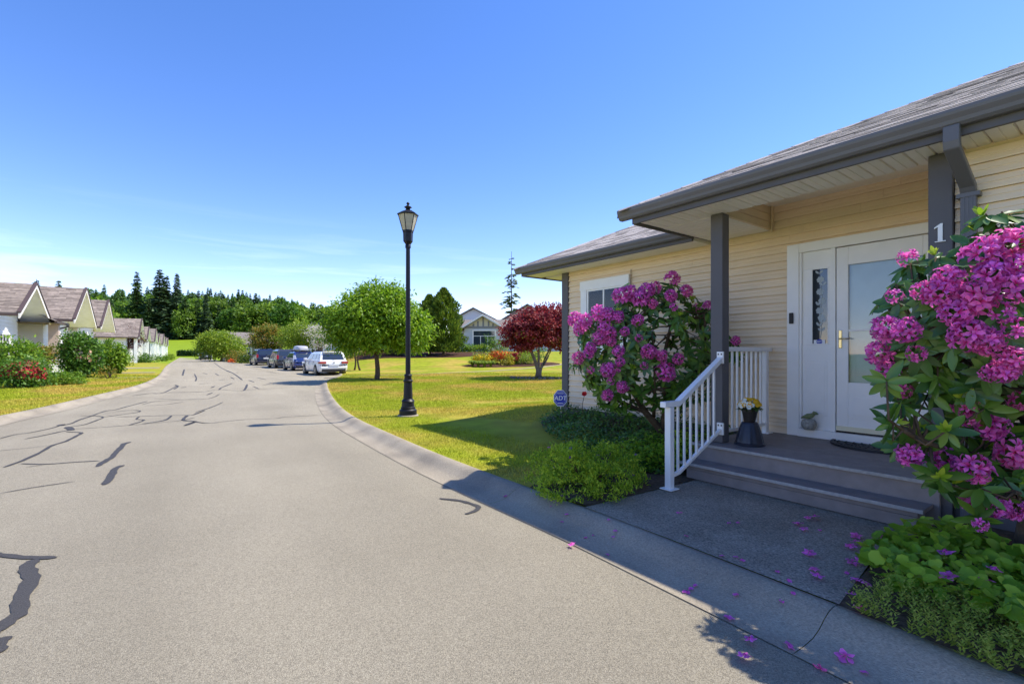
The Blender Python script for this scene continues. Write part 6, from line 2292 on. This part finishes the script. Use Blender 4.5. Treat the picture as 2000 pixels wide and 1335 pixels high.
limbs2 = [([(bx2, by2, zb2 - .1), (2.0, 6.5, zb2 + .15), (1.75, 6.45, .60), (1.6, 6.4, .9), (1.5, 6.35, 1.3), (1.45, 6.3, 1.7)], .06, .015),
          ([(2.0, 6.5, zb2 + .1), (2.05, 6.45, .7), (2.0, 6.4, 1.2), (2.1, 6.4, 1.7), (2.15, 6.38, 2.1)], .04, .012),
          ([(1.8, 6.45, .55), (1.35, 6.45, .75), (1.05, 6.4, 1.0), (.95, 6.4, 1.4)], .03, .01),
          ([(2.05, 6.45, .6), (2.3, 6.3, 1.0), (2.45, 6.15, 1.5), (2.42, 6.1, 1.85)], .03, .01),
          ([(1.9, 6.48, .5), (1.8, 6.1, .9), (1.75, 5.95, 1.4)], .026, .01),
          ([(1.75, 6.45, .6), (1.4, 6.2, 1.1), (1.25, 6.1, 1.6)], .026, .01)]
rhododendron('rhododendron with violet flower heads against the beige wall left of the steps', (bx2, by2, zb2), heads, shell2, 215, .135, limbs2, 402, 300, .18)

# ------------------------------------------------------------------ ground cover, bed plants, lawn blades, fallen flowers
def scatter_poly(poly, n, r):
    P = np.array(poly)
    out = np.zeros((0, 2))
    while len(out) < n:
        q = r.uniform(P.min(0), P.max(0), (n * 2, 2))
        out = np.concatenate([out, q[inside(poly, q[:, 0], q[:, 1])]])
    return out[:n]

g_gc = leafmat('round_ground_cover', [(.13, .26, .016), (.24, .40, .024), (.37, .52, .04)], rough=.4, transl=.3)
g_sedum = leafmat('feathery_sedum', [(.17, .25, .025), (.30, .37, .04), (.46, .48, .08)], rough=.6, transl=.3)
g_ivy = leafmat('dark_ivy', [(.035, .10, .014), (.075, .18, .022), (.13, .26, .03)], rough=.4, transl=.2)
r = np.random.default_rng(77)
# rounded leaves on short stalks
GC = [(2.15, 3.02), (2.55, 3.28), (3.0, 3.46), (3.15, 3.1), (3.05, 2.2), (3.3, 1.4), (3.05, .9), (2.35, 1.85), (2.25, 2.35), (2.05, 2.62)]
q = scatter_poly(GC, 1900, r)
nn = len(q)
hgt = r.uniform(.02, .17, nn) * (.7 + .3 * np.sin(q[:, 0] * 5) * np.cos(q[:, 1] * 4))
C_ = np.column_stack([q, gz(q[:, 0], q[:, 1]) + .06 + hgt])
N_ = np.column_stack([r.normal(size=(nn, 2)) * .45 + np.array([-.15, -.3]), np.ones(nn)])
N_ /= np.linalg.norm(N_, axis=1, keepdims=True)
X_ = np.cross(N_, unit(nn, r))
X_ /= np.linalg.norm(X_, axis=1, keepdims=True)
Y_ = np.cross(N_, X_)
rad = .012 + .034 * r.uniform(0, 1, (nn, 1)) ** 1.4
ang = np.arange(8) * math.pi / 4
prof = np.array([.55, .95, 1.05, 1.0, 1.1, 1.0, 1.05, .95])
ringv = [C_ + (X_ * math.cos(a) + Y_ * math.sin(a)) * rad * p + N_ * rad * (.22 if i % 2 else .12) for i, (a, p) in enumerate(zip(ang, prof))]
V = np.stack([C_] + ringv, 1)
idx = np.array([[0, 1 + i, 1 + (i + 1) % 8, 1 + (i + 2) % 8] for i in range(0, 8, 2)])
idx = (np.arange(nn)[:, None, None] * 9 + idx[None]).reshape(-1, 4)
o = quadmesh('ground_cover', V.reshape(-1, 3), 4, g_gc, idx=idx, smooth=True)
tag(o, 'low round-leaved ground cover under the large rhododendron', 'ground cover', kind='stuff')
# feathery sprigs along the kerb
SD = [(1.70, 2.50), (2.2, 2.72), (2.45, 2.35), (2.6, 1.9), (3.1, 1.3), (2.82, .76), (2.02, 1.93)]
q = scatter_poly(SD, 800, r)
base = np.column_stack([q, gz(q[:, 0], q[:, 1]) + .03])
PP, UU, NN, LL = [], [], [], []
for i in range(len(q)):
    hh = r.uniform(.07, .17)
    lean = np.array([r.normal() * .25 - .15, r.normal() * .25 - .2, 1.0])
    for k in range(16):
        f = (k + 1) / 16
        a = k * 2.4
        PP.append(base[i] + lean * hh * f)
        UU.append([math.cos(a), math.sin(a), .55])
        NN.append([0, 0, 1])
        LL.append(.030 * (1.15 - .6 * f))
V = rhomb(np.array(PP), np.array(NN), np.array(UU), np.array(LL), np.array(LL) * .36)
o = quadmesh('sedum', V, 4, g_sedum)
tag(o, 'feathery yellow green sprigs spilling over the kerb', 'ground cover', kind='stuff')
# dark ivy bed along the house wall
IV = hpoly([(4.62, 4.35), (4.72, 5.1), (5.0, 5.8), (5.4, 6.45), (5.95, 6.65), (6.18, 6.5), (6.18, 3.2), (5.2, 3.15), (4.5, 3.2), (4.25, 3.6)])
q = scatter_poly(IV, 6500, r)
nn = len(q)
hh = r.uniform(.02, .26, nn) * (.55 + .45 * np.sin(q[:, 0] * 4.1 + 1) * np.sin(q[:, 1] * 3.3))
P = np.column_stack([q, gz(q[:, 0], q[:, 1]) + .02 + np.abs(hh)])
U = np.column_stack([r.normal(size=(nn, 2)) + np.array([-.4, -.5]), r.normal(size=nn) * .4])
N = np.column_stack([r.normal(size=(nn, 2)) * .5 + np.array([-.3, -.4]), np.ones(nn)])
V, I = leafquads(P, N, U, r.uniform(.035, .075, nn), r.uniform(.02, .042, nn))
o = quadmesh('ivy', V, 4, g_ivy, idx=I)
tag(o, 'dark ivy covering the bed along the beige wall', 'ground cover', kind='stuff')
IV2 = hpoly([(4.5, 3.15), (4.3, 3.6), (4.5, 4.1), (5.2, 3.9), (5.6, 3.3), (5.2, 3.12)])
q = scatter_poly(IV2, 1300, r)
nn = len(q)
P = np.column_stack([q, gz(q[:, 0], q[:, 1]) + r.uniform(.05, .30, nn)])
U = np.column_stack([r.normal(size=(nn, 2)), r.normal(size=nn) * .3])
N = np.column_stack([r.normal(size=(nn, 2)) * .4, np.ones(nn)])
V, I = leafquads(P, N, U, .06, .045)
o = quadmesh('leafy_plants', V, 4, g_gc, idx=I)
tag(o, 'light green leafy plants between the ivy and the white stair railing', 'ground cover', kind='stuff')
# mounded shrublet on the corner by the pad
bxs = [(3.15, 3.35, .34, .40, .42), (3.45, 3.62, .32, .38, .40), (3.75, 3.35, .36, .36, .36), (3.4, 3.1, .24, .26, .28), (3.2, 3.75, .22, .26, .30), (4.0, 3.7, .25, .25, .3)]
cx_, cy_, _ = HX(3.5, 3.4, 0)
T = thing('spreading_shrub', 'mounded bright green shrublet on the kerb corner left of the entrance pad', 'shrub', (cx_, cy_, 0))
ells = []
for (t, s_, a, b_, hz) in bxs:
    x, y, _ = HX(t, s_, 0)
    ells.append((x, y, .05, a * .9, b_ * .9, hz))
rsh = np.random.default_rng(91)
C, P, D = crown_pts(ells, 760, 24, .03, rsh, .72)
P = P[P[:, 2] > .015]
nn = len(P)
U = rsh.normal(size=(nn, 3)) * .6 + np.array([-.1, -.2, .9])
N = rsh.normal(size=(nn, 3))
V, I = leafquads(P, N, U, rsh.uniform(.025, .045, nn), .014)
quadmesh('foliage', V, 4, leafmat('shrublet_leaves', [(.14, .26, .014), (.28, .42, .022), (.46, .56, .04)], transl=.35), T, idx=I)
vio = leafmat('violet_bloom', [(.12, .03, .22), (.22, .05, .34)], transl=.3)
fl = C[rsh.choice(len(C), 26)] + np.array([0, 0, .04])
quadmesh('blossoms', five(fl, np.tile([[-.2, -.4, .9]], (26, 1)), .018), 4, vio, T)
b = B()
for k in range(12):
    e = ells[k % 6]
    b.tube(limb_path((cx_, cy_, .0), (e[0], e[1], e[2] + e[5] * .8), rsh, .1), [.012, .01, .009, .008, .006, .004], 5)
b.obj('stem', m_bark, T)

# lawn blades where they can be seen one by one
def blades(poly, n, hgt, wid, seed, ymax, name, label):
    r = np.random.default_rng(seed)
    q = scatter_poly(poly, n, r)
    keep = r.uniform(0, 1, n) < np.clip((9.0 / np.maximum(q[:, 1], 1)) ** 1.3, .06, 1)
    q = q[keep & (q[:, 1] < ymax)]
    t, s_ = q[:, 0] * D2[0] + q[:, 1] * D2[1], q[:, 0] * D1[0] + q[:, 1] * D1[1]
    q = q[~((t > 6.2) & (s_ < 6.8))]
    nn = len(q)
    z = gz(q[:, 0], q[:, 1])
    a = r.uniform(0, 6.28, nn)
    sc_ = np.clip(q[:, 1] / 9, 1, 2.2)
    H_ = hgt * r.uniform(.5, 1.3, nn) * np.sqrt(sc_)
    w_ = wid * r.uniform(.6, 1.3, nn) * sc_
    b0 = np.column_stack([q, z - .006])
    sd_ = np.column_stack([np.cos(a) * w_, np.sin(a) * w_, np.zeros(nn)])
    tip = b0 + np.column_stack([r.normal(size=nn) * .5 * H_, r.normal(size=nn) * .5 * H_, H_])
    V = np.stack([b0 - sd_, b0 + sd_, tip], 1)
    o = quadmesh(name, V.reshape(-1, 3), 3, m_blade)
    tag(o, label, 'grass', kind='stuff')
    return o
m_blade = mat('grass_blade', (.38, .42, .024), rough=.7, var=.2, nscale=2.5, island=.35, spec=.2, transl=.3, col2=(.58, .43, .09), c2scale=.35, c2lo=.44, c2hi=.62)
kr = [p for p in KR if 4.1 < p[1] < 30]
LP = [(p[0] + .03, p[1] + .02) for p in kr] + [(6, 30), (6, 12), (2.2, 9.8)] + hpoly([(6.0, 6.85), (5.4, 6.7), (5.0, 6.15), (4.65, 5.4), (4.45, 4.8), (4.15, 4.3), (3.4, 4.1), (3.0, 3.9)])
blades(LP, 520000, .034, .0042, 501, 30, 'grass', 'short sunlit grass of the lawn beside the house')
kl = [p for p in KL if 9.5 < p[1] < 30]
LP2 = [(p[0] - .03, p[1]) for p in kl] + [(-30, 30), (-26, 18), (-16, 9.5)]
blades(LP2, 260000, .04, .006, 502, 30, 'grass', 'short sunlit grass of the verge before the row houses')

# fallen flowers
PET = [(2.36, 3.86), (2.44, 3.9), (2.22, 3.75), (2.2, 3.64), (2.49, 3.5), (2.4, 3.38), (2.31, 3.3), (1.96, 3.19), (2.41, 3.23), (1.85, 2.96), (1.81, 2.86), (2.15, 3.06), (2.21, 3.06), (2.66, 3.47), (2.01, 2.82), (2.03, 2.77), (1.86, 2.64), (1.8, 2.49),
       (1.17, 2.61), (1.18, 2.4), (1.35, 2.36), (1.09, 2.27), (1.41, 2.21), (1.55, 2.25), (0.44, 3.59), (0.51, 6.62), (0.57, 6.55), (0.71, 6.39), (1.2, 6.39)]
PET += [(2.55, 2.85), (2.62, 2.62), (2.45, 2.5), (2.75, 2.5), (2.4, 2.2), (2.5, 2.35), (2.85, 2.3), (2.3, 2.55), (2.7, 2.05), (2.9, 2.95), (3.05, 3.25), (3.15, 3.2), (2.98, 3.3), (3.2, 3.05), (2.95, 3.1), (3.1, 2.9), (2.6, 1.7), (2.35, 2.0)]
def flower_mesh(seed):
    rj = random.Random(seed)
    V, Q, A = floret(rj, .034, 1.15, 1.45)
    V = [(x + rj.uniform(-.005, .005), y + rj.uniform(-.005, .005), z * .7 + rj.uniform(-.006, .006)) for x, y, z in V]
    me = bpy.data.meshes.new('fallen_flower')
    me.from_pydata(V, [], Q)
    at_ = me.attributes.new('petal', 'FLOAT', 'POINT')
    at_.data.foreach_set('value', [max(.5, a_) for a_ in A])
    me.materials.append(m_rhodo)
    return me
FM = [flower_mesh(600 + k) for k in range(4)]
pr_ = random.Random(8)
kf = np.array(KR)
for k, (x, y) in enumerate(PET):
    i = np.argmin((kf[:, 0] - x) ** 2 + (kf[:, 1] - y) ** 2)
    dd = math.hypot(kf[i, 0] - x, kf[i, 1] - y)
    tx, ty = kf[min(i + 1, len(kf) - 1)] - kf[max(i - 1, 0)]
    side = (x - kf[i, 0]) * ty - (y - kf[i, 1]) * tx      # >0 right of the kerb line (garden side)
    z = .016
    where = 'on the dark entrance pad'
    if side < 0:
        f = 1 - min(1, dd / KW)
        z = float(np.interp(f, [p[0] for p in PROF], [p[1] for p in PROF])) + .004
        where = 'on the kerb and road edge'
    if k > 28:
        z = float(gz(x, y)) + .16 if x < 2.9 else .09
        where = 'in the bed under the large rhododendron'
    if 25 <= k <= 28:
        z = float(gz(x, y)) + .04
        where = 'on the shaded lawn by the kerb shrublet'
    o = link('fallen_flower', FM[k % 4], (x, y, z))
    flat = pr_.choice((math.pi, math.pi, 1.7, .2))
    o.rotation_euler = (flat + pr_.uniform(-.3, .3), pr_.uniform(-.3, .3), pr_.uniform(0, 6.28))
    if flat > 3:
        o.location.z += .026
    s_ = pr_.uniform(.6, .95)
    o.scale = (s_, s_, s_ * .7)
    tag(o, 'fallen magenta flower lying ' + where, 'fallen flower', 'fallen flowers ' + where)

# red bloom on a thin stem by the wall
x, y, _ = HX(5.95, 5.95, 0)
z = float(gz(x, y))
T = thing('red_flower', 'single red flower on a thin stem left of the violet rhododendron', 'flower', (x, y, z))
B().tube([(x, y, z - .02), (x - .03, y - .02, z + .25), (x + .01, y - .03, z + .43)], .005, 5).obj('stem', m_bark, T)
quadmesh('bloom', five([(x + .01, y - .03, z + .43)] * 2, [(-.3, -.8, .4), (-.3, -.8, .5)], [.05, .035], .7, 5, 1.2), 4, mat('scarlet_petal', (.62, .012, .015), rough=.5, transl=.2), T)

# loose single petals
def petal_mesh(seed):
    rj = random.Random(seed)
    V, Q = [], []
    for j in range(4):
        for i in range(3):
            w_ = (.004, .011, .013, .006)[j]
            V.append(((i - 1) * w_, j * .011, .004 * abs(i - 1) + .003 * math.sin(j * 2) + rj.uniform(0, .003)))
    for j in range(3):
        for i in range(2):
            p = j * 3 + i
            Q.append((p, p + 1, p + 4, p + 3))
    me = bpy.data.meshes.new('fallen_petal')
    me.from_pydata(V, [], Q)
    at_ = me.attributes.new('petal', 'FLOAT', 'POINT')
    at_.data.foreach_set('value', [.4 + .2 * (i // 3) for i in range(12)])
    me.materials.append(m_rhodo)
    return me
PM = [petal_mesh(700 + k) for k in range(3)]
r = np.random.default_rng(44)
q = scatter_poly([(1.1, 3.5), (1.5, 4.3), (2.9, 3.5), (2.3, 3.05), (1.75, 2.6)], 15, r)
for k, (x, y) in enumerate(q):
    o = link('fallen_petal', PM[k % 3], (x, y, .010))
    o.rotation_euler = (r.uniform(-.2, .2), r.uniform(-.2, .2), r.uniform(0, 6.28))
    tag(o, 'small loose magenta petal on the dark entrance pad', 'petal', 'loose petals on the entrance pad')
for k in range(24):
    i = int(r.integers(14, 34))
    f = r.uniform(.05, .9)
    p0, p1 = np.array(KRf[i]), np.array(KR[i])
    x, y = p0 + (p1 - p0) * f
    z = float(np.interp(f, [p[0] for p in PROF], [p[1] for p in PROF])) + .004
    o = link('fallen_petal', PM[k % 3], (x, y, z))
    o.rotation_euler = (r.uniform(-.2, .2), r.uniform(-.2, .2), r.uniform(0, 6.28))
    tag(o, 'small loose magenta petal on the concrete kerb', 'petal', 'loose petals on the kerb')
